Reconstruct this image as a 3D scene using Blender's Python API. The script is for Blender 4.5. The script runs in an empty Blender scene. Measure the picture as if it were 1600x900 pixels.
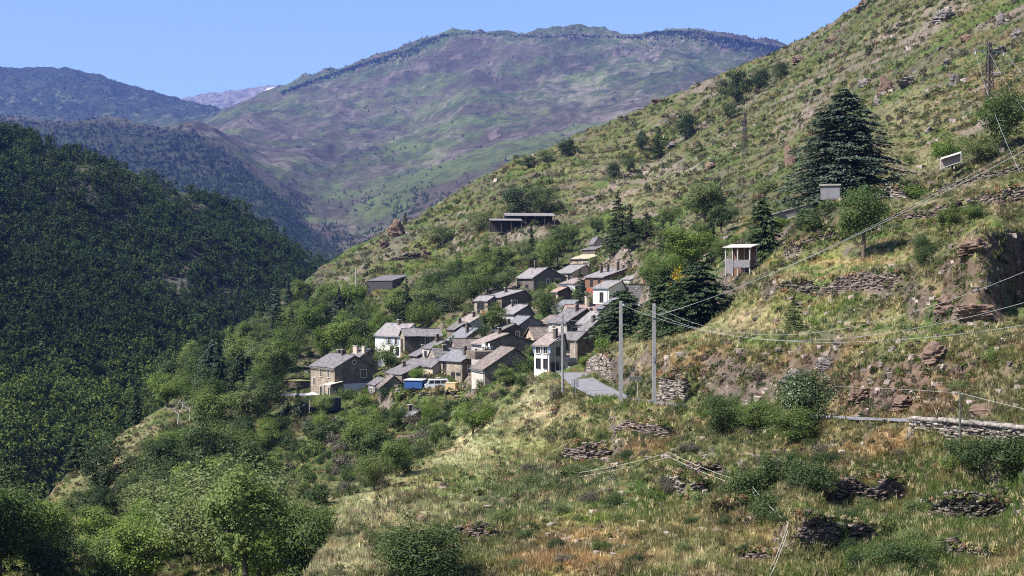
import bpy, math, random
import numpy as np
from mathutils.geometry import delaunay_2d_cdt
from mathutils import Vector

F = 2222.0          # focal length in photo pixels (50 mm on a 36 mm wide frame, 1600 px)
CX, CY = 800.0, 450.0
scene = bpy.context.scene
COL = scene.collection
R = math.radians
SUN_EL, SUN_AZ = 50.0, 206.0      # elevation; direction TO the sun measured CCW from +X

# ------------------------------------------------------------------ helpers
def P(px, row, d):
    return Vector(((px - CX) / F * d, d, (CY - row) / F * d))

def np_mesh(name, verts, faces, smooth=False):
    """verts (n,3), faces (m,k) int"""
    verts = np.ascontiguousarray(verts, dtype=np.float32)
    faces = np.ascontiguousarray(faces, dtype=np.int32)
    m, k = faces.shape
    me = bpy.data.meshes.new(name)
    me.vertices.add(len(verts)); me.vertices.foreach_set('co', verts.ravel())
    me.loops.add(m * k); me.loops.foreach_set('vertex_index', faces.ravel())
    me.polygons.add(m)
    me.polygons.foreach_set('loop_start', np.arange(0, m * k, k, dtype=np.int32))
    me.polygons.foreach_set('loop_total', np.full(m, k, dtype=np.int32))
    if smooth:
        me.polygons.foreach_set('use_smooth', np.ones(m, dtype=bool))
    me.update(calc_edges=True)
    return me

def color_attr(me, name, cols):
    a = me.color_attributes.new(name, 'FLOAT_COLOR', 'POINT')
    c = np.ones((len(cols), 4), dtype=np.float32); c[:, :3] = cols
    a.data.foreach_set('color', c.ravel())

def link(name, me, mat=None, parent=None):
    o = bpy.data.objects.new(name, me)
    COL.objects.link(o)
    if mat is not None:
        for m in (mat if isinstance(mat, (list, tuple)) else [mat]):
            me.materials.append(m)
    if parent is not None:
        o.parent = parent
    return o

def tag(o, label=None, cat=None, group=None, kind=None):
    if label: o['label'] = label
    if cat: o['category'] = cat
    if group: o['group'] = group
    if label and not kind: kind = 'thing'
    if kind: o['kind'] = kind
    return o

def empty(name, loc=(0, 0, 0), rz=0.0):
    o = bpy.data.objects.new(name, None)
    COL.objects.link(o); o.location = loc; o.rotation_euler = (0, 0, rz)
    o.empty_display_size = 0.3
    return o

# ---- numpy noise
def _hash(ix, iy, seed):
    h = (ix.astype(np.int64) * 374761393 + iy.astype(np.int64) * 668265263 + seed * 982451653) & 0xffffffff
    h = ((h ^ (h >> 13)) * 1274126177) & 0xffffffff
    h = (h ^ (h >> 16)) & 0xffffffff
    return h.astype(np.float64) / 4294967295.0

def vnoise(x, y, seed=0):
    x0 = np.floor(x); y0 = np.floor(y)
    fx = x - x0; fy = y - y0
    fx = fx * fx * fx * (fx * (fx * 6 - 15) + 10); fy = fy * fy * fy * (fy * (fy * 6 - 15) + 10)
    a = _hash(x0, y0, seed); b = _hash(x0 + 1, y0, seed)
    c = _hash(x0, y0 + 1, seed); d = _hash(x0 + 1, y0 + 1, seed)
    return (a * (1 - fx) + b * fx) * (1 - fy) + (c * (1 - fx) + d * fx) * fy * 1.0

def fbm(x, y, scale, octv=4, seed=0, gain=0.5):
    s = 0; a = 1.0; t = 0; f = 1.0 / scale
    for k in range(octv):
        ca, sa = math.cos(0.6 * k + 0.4), math.sin(0.6 * k + 0.4)
        s = s + a * vnoise((x * ca - y * sa) * f + 17.3 * k, (x * sa + y * ca) * f - 9.1 * k, seed + k)
        t += a; a *= gain; f *= 2.03
    return s / t          # 0..1, mean .5

def ridged(x, y, scale, octv=4, seed=0):
    s = 0; a = 1.0; t = 0; f = 1.0 / scale
    for k in range(octv):
        s = s + a * (1 - np.abs(2 * vnoise(x * f + 5.7 * k, y * f + 3.1 * k, seed + k) - 1))
        t += a; a *= 0.5; f *= 2.1
    return s / t

def sstep(a, b, x):
    t = np.clip((x - a) / (b - a), 0, 1)
    return t * t * (3 - 2 * t)

def gauss_axis(a, sig, axis):
    r = int(sig * 3 + 1)
    k = np.exp(-0.5 * (np.arange(-r, r + 1) / sig) ** 2); k /= k.sum()
    pad = [(0, 0), (0, 0)]; pad[axis] = (r, r)
    p = np.pad(a, pad, mode='edge')
    out = np.zeros_like(a)
    n = a.shape[axis]
    for i, w in enumerate(k):
        out += w * (p[i:i + n, :] if axis == 0 else p[:, i:i + n])
    return out

# ------------------------------------------------------------------ terrain sheets
class Sheet:
    """a height field whose control points were measured against the photo"""
    def __init__(s, pxr, dr, nx, ny, feats, sx, sy):
        s.px = np.linspace(pxr[0], pxr[1], nx); s.ls = np.linspace(math.log(dr[0]), math.log(dr[1]), ny)
        s.nx, s.ny = nx, ny
        kx = 1 / 250.0
        pts = []; val = []; edges = []
        for f in feats:
            for i, (x, r, d) in enumerate(f):
                pts.append(((x) * kx, math.log(d))); val.append(r)
                if i: edges.append((len(pts) - 2, len(pts) - 1))
        vs, es, fs, ov, oe, of = delaunay_2d_cdt([Vector(p) for p in pts], edges, [], 0, 1e-5)
        V = np.array([(v[0], v[1]) for v in vs]); val = np.array(val, float); P0 = np.array(pts)
        rv = np.zeros(len(V))
        for i, o in enumerate(ov):
            if len(o): rv[i] = np.mean([val[j] for j in o])
            else:
                w = 1 / (np.sum((P0 - V[i]) ** 2, 1) + 1e-6); k = np.argsort(-w)[:3]
                rv[i] = np.sum(w[k] * val[k]) / np.sum(w[k])
        G = np.full((ny, nx), np.nan)
        gx = s.px * kx; gy = s.ls
        for f in fs:
            a, b, c = [V[i] for i in f[:3]]; ra, rb, rc = [rv[i] for i in f[:3]]
            i0, i1 = np.searchsorted(gx, [min(a[0], b[0], c[0]) - 1e-9, max(a[0], b[0], c[0]) + 1e-9])
            j0, j1 = np.searchsorted(gy, [min(a[1], b[1], c[1]) - 1e-9, max(a[1], b[1], c[1]) + 1e-9])
            if i1 <= i0 or j1 <= j0: continue
            X, Y = np.meshgrid(gx[i0:i1], gy[j0:j1])
            det = (b[1] - c[1]) * (a[0] - c[0]) + (c[0] - b[0]) * (a[1] - c[1])
            if abs(det) < 1e-12: continue
            l1 = ((b[1] - c[1]) * (X - c[0]) + (c[0] - b[0]) * (Y - c[1])) / det
            l2 = ((c[1] - a[1]) * (X - c[0]) + (a[0] - c[0]) * (Y - c[1])) / det
            l3 = 1 - l1 - l2
            ok = (l1 > -1e-6) & (l2 > -1e-6) & (l3 > -1e-6)
            sub = G[j0:j1, i0:i1]
            sub[ok] = (l1 * ra + l2 * rb + l3 * rc)[ok]
        # any uncovered border cell takes its neighbour's value
        for _ in range(200):
            n = np.isnan(G)
            if not n.any(): break
            for sh, ax in ((1, 0), (-1, 0), (1, 1), (-1, 1)):
                r_ = np.roll(G, sh, ax); m = np.isnan(G) & ~np.isnan(r_); G[m] = r_[m]
        G = np.nan_to_num(G, nan=1200.0)
        s.row0 = gauss_axis(gauss_axis(G, sy, 0), sx, 1)
        s.PX, s.LS = np.meshgrid(s.px, s.ls)
        s.D = np.exp(s.LS)
        s.X = (s.PX - CX) / F * s.D
        s.Z = (CY - s.row0) / F * s.D
    def finish(s):
        s.row = CY - s.Z * F / s.D
        m = np.minimum.accumulate(s.row, axis=0)
        prev = np.vstack([np.full((1, s.nx), 1e9), m[:-1]])
        s.vis = s.row <= prev + 0.5
        s.runmin = m
    def verts(s):
        return np.stack([s.X.ravel(), s.D.ravel(), s.Z.ravel()], 1)
    def faces(s):
        i = np.arange(s.ny * s.nx).reshape(s.ny, s.nx)
        return np.stack([i[:-1, :-1].ravel(), i[:-1, 1:].ravel(), i[1:, 1:].ravel(), i[1:, :-1].ravel()], 1)
    def _bil(s, A, px, ls):
        fx = np.clip((px - s.px[0]) / (s.px[1] - s.px[0]), 0, s.nx - 1.001)
        fy = np.clip((ls - s.ls[0]) / (s.ls[1] - s.ls[0]), 0, s.ny - 1.001)
        ix = fx.astype(int); iy = fy.astype(int); u = fx - ix; v = fy - iy
        return (A[iy, ix] * (1 - u) + A[iy, ix + 1] * u) * (1 - v) + (A[iy + 1, ix] * (1 - u) + A[iy + 1, ix + 1] * u) * v
    def z(s, x, y):
        x = np.asarray(x, float); y = np.maximum(np.asarray(y, float), 1.0)
        return s._bil(s.Z, x / y * F + CX, np.log(y))
    def hit(s, px, row):
        """first point of the sheet seen at photo pixel (px,row) -> d (nan when it is missed); arrays"""
        px = np.atleast_1d(np.asarray(px, float)); row = np.atleast_1d(np.asarray(row, float))
        ix = np.clip(np.rint((px - s.px[0]) / (s.px[1] - s.px[0])).astype(int), 0, s.nx - 1)
        d = np.full(len(px), np.nan)
        order = np.argsort(ix); bounds = np.searchsorted(ix[order], np.arange(s.nx + 1))
        for c in range(s.nx):
            q = order[bounds[c]:bounds[c + 1]]
            if not len(q): continue
            prof = -s.runmin[:, c]                      # increasing
            k = np.searchsorted(prof, -row[q])
            ok = (k < s.ny) & (k > 0)
            kk = np.clip(k, 1, s.ny - 1)
            p0 = prof[kk - 1]; p1 = prof[kk]
            t = np.where(p1 > p0, (-row[q] - p0) / np.maximum(p1 - p0, 1e-9), 0)
            ls = s.ls[kk - 1] + t * (s.ls[kk] - s.ls[kk - 1])
            dd = np.exp(ls); dd[~ok] = np.nan
            d[q] = dd
        return d
    def at(s, px, row, dz=0.0):
        d = float('nan'); k = 0
        while d != d and k < 120:          # walk down to the skyline when the pixel is just above it
            d = float(s.hit([px], [row + k])[0]); k += 1
        v = P(px, row + k - 1, d); v.z += dz
        return v

# ------------------------------------------------------------------ materials
def new_mat(name):
    m = bpy.data.materials.new(name); m.use_nodes = True
    nt = m.node_tree; nt.nodes.clear()
    return m, nt, nt.nodes, nt.links

def _n(nodes, t, **kw):
    n = nodes.new(t)
    for k, v in kw.items(): setattr(n, k, v)
    return n

def plain(name, col, rough=0.8, var=0.25, scale=3.0, metal=0.0, bump=0.0, spec=0.3):
    """one colour broken up by noise"""
    m, nt, N, L = new_mat(name)
    out = N.new('ShaderNodeOutputMaterial'); b = N.new('ShaderNodeBsdfPrincipled')
    tc = N.new('ShaderNodeTexCoord'); nz = N.new('ShaderNodeTexNoise')
    nz.inputs['Scale'].default_value = scale; nz.inputs['Detail'].default_value = 5
    L.new(tc.outputs['Object'], nz.inputs['Vector'])
    mr = N.new('ShaderNodeMapRange'); mr.inputs[1].default_value = 0.25; mr.inputs[2].default_value = 0.75
    mr.inputs[3].default_value = 1 - var; mr.inputs[4].default_value = 1 + var
    L.new(nz.outputs['Fac'], mr.inputs[0])
    mx = N.new('ShaderNodeVectorMath'); mx.operation = 'SCALE'
    mx.inputs[0].default_value = col; L.new(mr.outputs[0], mx.inputs['Scale'])
    L.new(mx.outputs[0], b.inputs['Base Color'])
    b.inputs['Roughness'].default_value = rough; b.inputs['Metallic'].default_value = metal
    b.inputs['Specular IOR Level'].default_value = spec
    if bump:
        bp = N.new('ShaderNodeBump'); bp.inputs['Strength'].default_value = bump; bp.inputs['Distance'].default_value = 0.1
        L.new(nz.outputs['Fac'], bp.inputs['Height']); L.new(bp.outputs[0], b.inputs['Normal'])
    L.new(b.outputs[0], out.inputs[0])
    return m

def attr_mat(name, attr, fine=6.0, var=0.3, bump=0.6, bdist=0.25, rough=1.0, fine2=None, rnd=False, transl=0.0, spec=0.1):
    """colour from the mesh's own colour attribute, broken up by fine noise"""
    m, nt, N, L = new_mat(name)
    out = N.new('ShaderNodeOutputMaterial'); b = N.new('ShaderNodeBsdfPrincipled')
    at = N.new('ShaderNodeAttribute'); at.attribute_name = attr
    col = at.outputs['Color']
    if var or bump:
        geo = N.new('ShaderNodeNewGeometry'); nz = N.new('ShaderNodeTexNoise')
        nz.inputs['Scale'].default_value = 1.0 / fine; nz.inputs['Detail'].default_value = 7; nz.inputs['Roughness'].default_value = 0.68
        L.new(geo.outputs['Position'], nz.inputs['Vector'])
        mr = N.new('ShaderNodeMapRange'); mr.inputs[1].default_value = 0.3; mr.inputs[2].default_value = 0.7
        mr.inputs[3].default_value = 1 - var; mr.inputs[4].default_value = 1 + var
        L.new(nz.outputs['Fac'], mr.inputs[0])
        sc = N.new('ShaderNodeVectorMath'); sc.operation = 'SCALE'
        L.new(col, sc.inputs[0]); L.new(mr.outputs[0], sc.inputs['Scale']); col = sc.outputs[0]
        if bump:
            bp = N.new('ShaderNodeBump'); bp.inputs['Strength'].default_value = bump; bp.inputs['Distance'].default_value = bdist
            L.new(nz.outputs['Fac'], bp.inputs['Height']); L.new(bp.outputs[0], b.inputs['Normal'])
    L.new(col, b.inputs['Base Color'])
    b.inputs['Roughness'].default_value = rough; b.inputs['Specular IOR Level'].default_value = spec
    sh = b.outputs[0]
    if transl:
        tr = N.new('ShaderNodeBsdfTranslucent'); L.new(col, tr.inputs['Color'])
        mx = N.new('ShaderNodeMixShader'); mx.inputs[0].default_value = transl
        L.new(b.outputs[0], mx.inputs[1]); L.new(tr.outputs[0], mx.inputs[2]); sh = mx.outputs[0]
    L.new(sh, out.inputs[0])
    return m

def leaf_mat(name, c0, c1, transl=0.3, rough=0.6, spec=0.25):
    """foliage: hue drifts from tree to tree (object random) and from clump to clump (tint attribute)"""
    m, nt, N, L = new_mat(name)
    out = N.new('ShaderNodeOutputMaterial'); b = N.new('ShaderNodeBsdfPrincipled')
    oi = N.new('ShaderNodeObjectInfo'); at = N.new('ShaderNodeAttribute'); at.attribute_name = 'tint'
    ad = N.new('ShaderNodeMath'); ad.operation = 'MULTIPLY_ADD'
    ad.inputs[1].default_value = 0.85; ad.inputs[2].default_value = -0.22
    L.new(oi.outputs['Random'], ad.inputs[0])
    a2 = N.new('ShaderNodeMath'); a2.operation = 'MULTIPLY_ADD'; a2.inputs[1].default_value = 0.6
    L.new(at.outputs['Fac'], a2.inputs[0]); L.new(ad.outputs[0], a2.inputs[2])
    mx = N.new('ShaderNodeMix'); mx.data_type = 'RGBA'; mx.clamp_factor = True
    mx.inputs[6].default_value = (*c0, 1); mx.inputs[7].default_value = (*c1, 1)
    L.new(a2.outputs[0], mx.inputs[0])
    L.new(mx.outputs[2], b.inputs['Base Color'])
    b.inputs['Roughness'].default_value = rough; b.inputs['Specular IOR Level'].default_value = spec
    tr = N.new('ShaderNodeBsdfTranslucent'); L.new(mx.outputs[2], tr.inputs['Color'])
    ms = N.new('ShaderNodeMixShader'); ms.inputs[0].default_value = transl
    L.new(b.outputs[0], ms.inputs[1]); L.new(tr.outputs[0], ms.inputs[2]); L.new(ms.outputs[0], out.inputs[0])
    return m
# ------------------------------------------------------------------ measured data
# houses: (name, label, (px far-left, px near corner, px right), (row base, eave, ridge), distance, heading, ridge offset, ridge axis,
#          wall, side wall, roof, windows [(face,u,v,w,h,style)], chimneys [(u,v,h,w)])
HOUSES = [
 ('stone_house','tall two storey stone house with arched ground floor doors and a round gable window',(481,523,573),(618,575,557),270,-55,0,'x','stone','stone_light','slate',
   [('S',.44,.80,.8,1.5,'surround'),('S',.76,.80,.8,1.5,'surround'),('S',.16,.48,.7,1.4,'surround'),('S',.46,.17,1.2,1.9,'arch'),('S',.80,.17,1.2,1.9,'arch'),
    ('E',.50,1.17,.85,.85,'oculus'),('E',.74,.78,1.1,1.4,'surround')],[(.30,.55,.9,.5),(.62,.45,1.0,.45)]),
 ('stone_house','slate roofed house tucked behind the tall stone house, with a wide chimney stack',(540,558,584),(600,562,547),284,-55,.15,'x','stone','stone_light','slate',
   [('E',.6,.7,.8,1.1,'plain')],[(.25,.35,1.3,1.6),(.9,.4,1.2,1.0)]),
 ('white_house','white rendered house with a long pale roof above the trees',(586,628,650),(556,525,507),292,-50,.2,'x','white','white','slate_pale',
   [('S',.55,.75,.9,1.3,'shutter'),('S',.8,.75,.9,1.3,'shutter'),('S',.62,.35,.9,1.3,'plain'),('S',.85,.32,.9,1.6,'plain')],[(.5,.62,.9,.5)]),
 ('stone_house','narrow gabled stone house with a dark long wall, touching the white house',(625,632,682),(548,525,515),282,-70,0,'y','stone_dark','stone_light','slate_pale',
   [('S',.5,.62,.8,1.3,'plain'),('S',.5,.25,.8,1.3,'plain')],[]),
 ('timber_house','low house with an orange timber balcony front',(714,734,760),(516,505,492),285,-62,.25,'x','render_grey','orange_wood','tile_pale',
   [('S',.35,.45,1.0,1.0,'plain'),('S',.72,.45,.9,1.0,'plain')],[(.6,.5,.9,.4)]),
 ('stone_house','house under a blue grey slate roof with a tall dark chimney',(700,722,752),(548,532,514),268,-58,.2,'x','stone','stone_light','slate_blue',
   [('E',.5,.6,.8,1.0,'plain')],[(.72,.42,1.7,.5)]),
 ('stone_cottage','stone cottage with a brown stone slab roof facing the valley',(704,713,750),(564,548,531),257,-74,0,'y','stone','stone_light','lauze',
   [('S',.5,.55,.7,1.0,'plain')],[]),
 ('grey_house','grey rendered house with a dark gable and skylight over the lane of roofs',(660,674,706),(558,545,534),263,-60,.1,'x','render_dark','render_grey','slate',
   [('S',.4,.5,.8,.9,'plain')],[(.35,.5,1.3,.4)]),
 ('stone_cottage','small cottage with a mossy grey slab roof between the long barn and the grey house',(668,682,712),(574,561,546),254,-68,0,'y','stone','stone_light','lauze_grey',
   [('S',.55,.5,.7,.9,'plain')],[(.6,.5,.8,.6)]),
 ('stone_barn','long low barn whose slate roof sweeps down to the west',(600,628,688),(600,586,560),258,-60,.32,'x','stone_dark','stone','slate',
   [('E',.35,.35,1.2,1.0,'plain')],[(.35,.3,.9,.4)]),
 ('stone_house','stone house with a lit front of small windows above the parked van',(688,722,748),(606,564,549),246,-50,.28,'x','stone_dark','stone_light','slate_blue',
   [('S',.25,.80,.8,1.1,'plain'),('S',.62,.42,.9,1.7,'plain'),('S',.85,.55,1.0,.35,'plain')],[(.78,.4,1.4,.5)]),
 ('rendered_annex','low annex of patched pale render with two narrow windows beside the blue trailer',(662,676,690),(602,573,563),250,-52,.2,'x','render_tan','render_tan','slate',
   [('S',.35,.45,.6,1.4,'surround'),('E',.4,.40,.7,1.5,'surround')],[]),
 ('stone_barn','big stone barn with a broad gable, an open cart door and brown grey roof',(738,757,836),(606,578,546),222,-72,.04,'x','stone','plaster_worn','lauze',
   [('E',.46,.98,.9,1.5,'plain'),('E',.66,1.02,1.0,1.5,'plain'),('E',.83,.28,2.4,2.7,'door'),('E',.22,.42,1.0,1.0,'plain'),('E',.72,.66,3.4,.25,'beam')],[]),
 ('stone_house','pink and grey roofed house above the big barn, white garden chairs on its terrace',(738,756,834),(562,538,523),240,-68,-.05,'x','stone','render_grey','tile_pale',
   [('E',.15,.45,1.3,1.4,'plain'),('E',.4,.5,1.5,1.6,'plain'),('S',.4,.5,.8,1.1,'plain')],[(.5,.4,1.0,.4)]),
 ('stone_cottage','cottage with a large brown slab roof and stepped chimney behind the white shuttered house',(822,836,872),(548,531,513),262,-72,0,'y','stone','render_tan','lauze',
   [('S',.5,.6,.8,1.1,'plain')],[(.95,.6,1.5,.7)]),
 ('white_house','tall white house with blue shutters at the entrance of the village road',(835,858,886),(589,540,524),206,-40,.36,'x','render_grey','white','tile_pale',
   [('S',.28,.86,.75,1.0,'shutter'),('S',.78,.86,.75,1.0,'shutter'),('S',.28,.42,.75,1.35,'plain'),('S',.78,.42,.75,1.35,'plain'),('E',.5,.8,.8,1.1,'plain')],[(.9,.45,1.4,.5)]),
 ('stone_house','three storey stone house with a drainpipe where the road enters the village',(882,902,914),(587,531,521),224,-42,.3,'x','stone_dark','stone_light','slate',
   [('S',.35,.80,.8,1.5,'plain'),('S',.35,.46,.8,1.5,'plain'),('S',.5,.14,1.0,2.0,'door')],[]),
 ('stone_house','dark shaded stone house half hidden by the big conifers',(905,914,944),(562,520,497),236,-60,.25,'x','stone_dark','stone_dark','slate',
   [('S',.5,.7,.7,1.2,'plain')],[(.7,.5,1.0,.5)]),
 ('village_house','house with flower pots on its balcony under a dark front gable',(862,886,930),(542,504,484),256,-62,.13,'x','stone_dark','render_grey','slate',
   [('S',.3,.7,.9,1.6,'surround'),('S',.75,.7,.9,1.6,'surround'),('S',.3,.28,.9,1.6,'surround'),('S',.75,.28,.9,1.6,'surround'),('E',.25,.62,1.1,1.8,'surround')],[(.7,.5,1.2,.5)]),
 ('village_house','small house with a bright slate slope beside the dark conifers',(906,918,942),(532,506,488),249,-58,.3,'x','stone','render_grey','slate_pale',
   [('S',.5,.6,.8,1.2,'plain')],[]),
 ('village_house','house with a faded pink tiled roof and a square chimney',(880,888,938),(502,490,477),272,-75,0,'y','render_tan','stone_light','tile_pink',
   [('S',.5,.5,.8,1.0,'plain')],[(.55,.62,1.6,1.1)]),
 ('village_house','stone gabled house with a blue slate wing above the faded pink roof',(860,880,920),(502,487,470),283,-65,.05,'x','stone','stone','slate_blue',
   [('E',.5,.7,.8,1.0,'plain')],[]),
 ('grey_house','tall pale grey rendered house above the bright slate slope',(936,944,1006),(522,481,466),256,-70,-.1,'x','render_grey','render_grey','slate_dark',
   [('E',.22,.75,.9,1.2,'plain'),('E',.5,.75,.9,1.2,'plain'),('E',.22,.4,.9,1.2,'plain')],[]),
 ('stone_house','house with a steep dark slab roof and a tall brick chimney',(982,988,1020),(492,472,446),270,-74,0,'y','stone_dark','stone','lauze_grey',
   [],[(.10,.75,4.2,.7)]),
 ('white_house','small bright white house with one dark window below the brown chalet',(931,951,976),(480,450,439),292,-45,.25,'x','white','white','slate_pale',
   [('S',.55,.58,.9,1.9,'plain'),('E',.35,.6,.9,1.3,'plain')],[]),
 ('timber_house','brown timber chalet with a red balcony',(920,944,984),(460,433,420),308,-60,.3,'x','wood_brown','wood_brown','slate_pale',
   [('S',.35,.70,.9,1.3,'plain'),('S',.75,.70,.9,1.3,'plain'),('S',.5,.32,3.4,1.1,'balcony'),('E',.3,.6,1.0,1.2,'plain')],[(.35,.35,1.5,.4),(.55,.45,1.6,.4),(.85,.6,1.8,.4)]),
 ('village_house','low house with a flat slate slope beside the brown chalet, above a slab roof',(974,986,1018),(448,437,424),300,-62,.35,'x','render_grey','render_grey','slate_pale',
   [('E',.4,.5,.9,1.0,'plain')],[]),
 ('village_house','cream house with a loggia, uphill of the pointed dark conifer in the village',(873,894,922),(448,426,414),326,-50,.2,'x','render_tan','stone_light','slate_pale',
   [('S',.85,.7,.9,1.4,'plain'),('S',.4,.4,1.3,1.3,'surround')],[]),
 ('white_house','white house front with paired windows, half behind the pointed dark conifer',(880,898,922),(470,443,435),313,-45,.3,'x','white','white','tile_pale',
   [('S',.25,.70,.8,1.2,'shutter'),('S',.62,.70,.8,1.2,'shutter'),('S',.3,.22,.8,1.2,'plain'),('S',.7,.22,.8,1.2,'plain')],[]),
 ('timber_house','dark timber clad house with a wide gable at the upper edge of the village',(811,834,880),(452,434,419),322,-64,-.08,'x','wood_dark','wood_dark','slate_pale',
   [('E',.72,.70,1.2,1.4,'surround'),('S',.6,.35,1.4,1.0,'plain')],[(.35,.4,1.6,.4)]),
 ('village_house','rounded stone base house with a buff terrace below the highest tower house',(896,922,954),(420,404,397),345,-50,.1,'x','stone_light','stone_light','tile_buff',
   [('S',.75,.5,1.3,1.3,'surround')],[]),
 ('village_house','middle floor of the highest house with a red railing under a grey roof',(913,931,956),(402,390,383),350,-50,.2,'x','wood_dark','wood_dark','slate',
   [('S',.5,.18,2.6,.9,'balcony')],[]),
 ('tower_house','tan tower house with a sloping roof, the highest in the village',(924,929,953),(392,379,371),354,-70,-.3,'x','render_tan','render_tan','slate',
   [],[(.6,.8,1.2,.5)]),
 ('stone_house','broad stone house with a shaded gable beside the round village tree',(762,784,826),(490,465,454),300,-60,.25,'x','stone_dark','stone','slate_pale',
   [('S',.5,.62,1.0,1.5,'plain'),('S',.5,.2,1.1,1.2,'plain'),('E',.65,.6,1.2,1.3,'plain')],[(.3,.5,.9,.4)]),
 ('stone_house','lower wing with a red door and open loggia joined to the broad stone house',(743,762,772),(494,470,463),297,-50,.3,'x','stone','stone_light','slate_pale',
   [('S',.5,.70,2.2,1.2,'plain'),('S',.35,.24,.8,1.6,'plain'),('S',.72,.20,.9,1.7,'red')],[]),
 ('grey_house','house with a dark shaded end wall and a thin chimney below the broad stone house',(782,804,830),(508,490,477),290,-60,.2,'x','render_dark','render_grey','slate_pale',
   [('E',.5,.5,.9,.9,'plain')],[(.3,.5,1.2,.35)]),
 ('grey_house','house with a blue grey hipped looking slate roof behind the leafy village tree',(796,812,848),(525,507,495),276,-66,-.1,'x','render_dark','render_grey','slate_blue',
   [('E',.45,.4,.8,1.0,'plain')],[]),
 ('stone_house','narrow grey roofed house squeezed in behind the long low barn',(640,653,678),(576,557,546),266,-60,.2,'x','stone_dark','stone','slate',[('E',.5,.6,.7,1.0,'plain')],[(.5,.5,.9,.4)]),
 ('stone_house','brown walled house behind the terrace with the white garden chairs',(770,784,814),(538,517,507),262,-64,.1,'x','stone_dark','stone','lauze_grey',[('E',.4,.6,.8,1.1,'plain'),('S',.5,.6,.7,1.0,'plain')],[(.6,.5,.9,.4)]),
 ('stone_house','small stone house between the round tree and the faded pink roof',(846,858,882),(520,505,494),276,-62,.1,'x','stone_dark','stone_light','lauze',[('E',.5,.6,.7,1.0,'plain'),('S',.5,.6,.7,1.0,'plain')],[]),
 ('stone_house','slate roofed house wedged under the tall pale grey house',(906,914,940),(518,500,489),262,-62,.2,'x','stone_dark','stone','slate',[('E',.4,.6,.7,1.1,'plain')],[(.5,.5,1.0,.4)]),
 ('village_house','low pink roofed house at the foot of the white paired window house',(864,872,890),(470,456,449),308,-56,.2,'x','stone_dark','render_tan','tile_pink',[('S',.5,.5,.7,1.0,'plain')],[]),
 ('stone_house','grey slab roofed house below the orange balcony house',(700,712,736),(530,515,505),276,-62,.1,'x','stone_dark','stone','lauze_grey',[('E',.4,.55,.7,1.0,'plain')],[(.4,.5,.9,.4)]),
 ('lean_to_shed','tiny shed with a faded red roof at the foot of the round tree',(818,825,837),(486,478,471),305,-55,.3,'x','stone','wood_brown','tile_pink',[],[]),
 ('farm_shed','open fronted dark shed with a flat grey roof, alone on the grassy slope',(572,613,637),(448,439,430),400,-24,.42,'x','wood_dark','wood_black','slate',[],[]),  # open front is a solid black wall, painted as the shade inside
 ('stone_hut','low stone hut with a grassy flat roof beside the tall stone house',(448,469,482),(608,597,591),292,-50,.2,'x','stone','stone_dark','turf',[],[]),
 ('rendered_annex','blue grey low annex with one white window between tall stone house and stone hut',(575,586,604),(614,602,592),262,-58,.2,'x','stone','render_blue','slate',
   [('S',.55,.45,.8,1.0,'surround')],[]),
 ('stone_hut','square stone hut with a small door on the terrace edge below the barns',(590,595,630),(630,605,588),248,-72,0,'x','stone','stone','lauze',
   [('E',.86,.2,.9,1.8,'plain')],[]),
 ('garden_shed','brown garden shed with a low slate roof in the bushes below the parked van',(627,641,664),(662,652,641),214,-58,.2,'x','wood_brown','stone','slate_dark',[],[(.2,.4,.9,.4)]),
 ('garden_shed','dark brown wooden hutch with a flat roof in the rough grass below the village',(621,630,656),(697,685,679),204,-66,.1,'x','wood_dark','wood_black','brown_felt',[],[]),
 ('garden_shed','little grey shed with a pale flat roof beside the slate carport',(452,468,483),(650,638,632),262,-50,.1,'x','stone_dark','render_grey','slate_pale',[],[]),
 ('utility_hut','flat roofed pale concrete hut at the foot of the cedar',(1284,1312,1319),(308,290,289),188,-18,0,'x','render_grey','render_blue','felt',[],[]),
]
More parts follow.
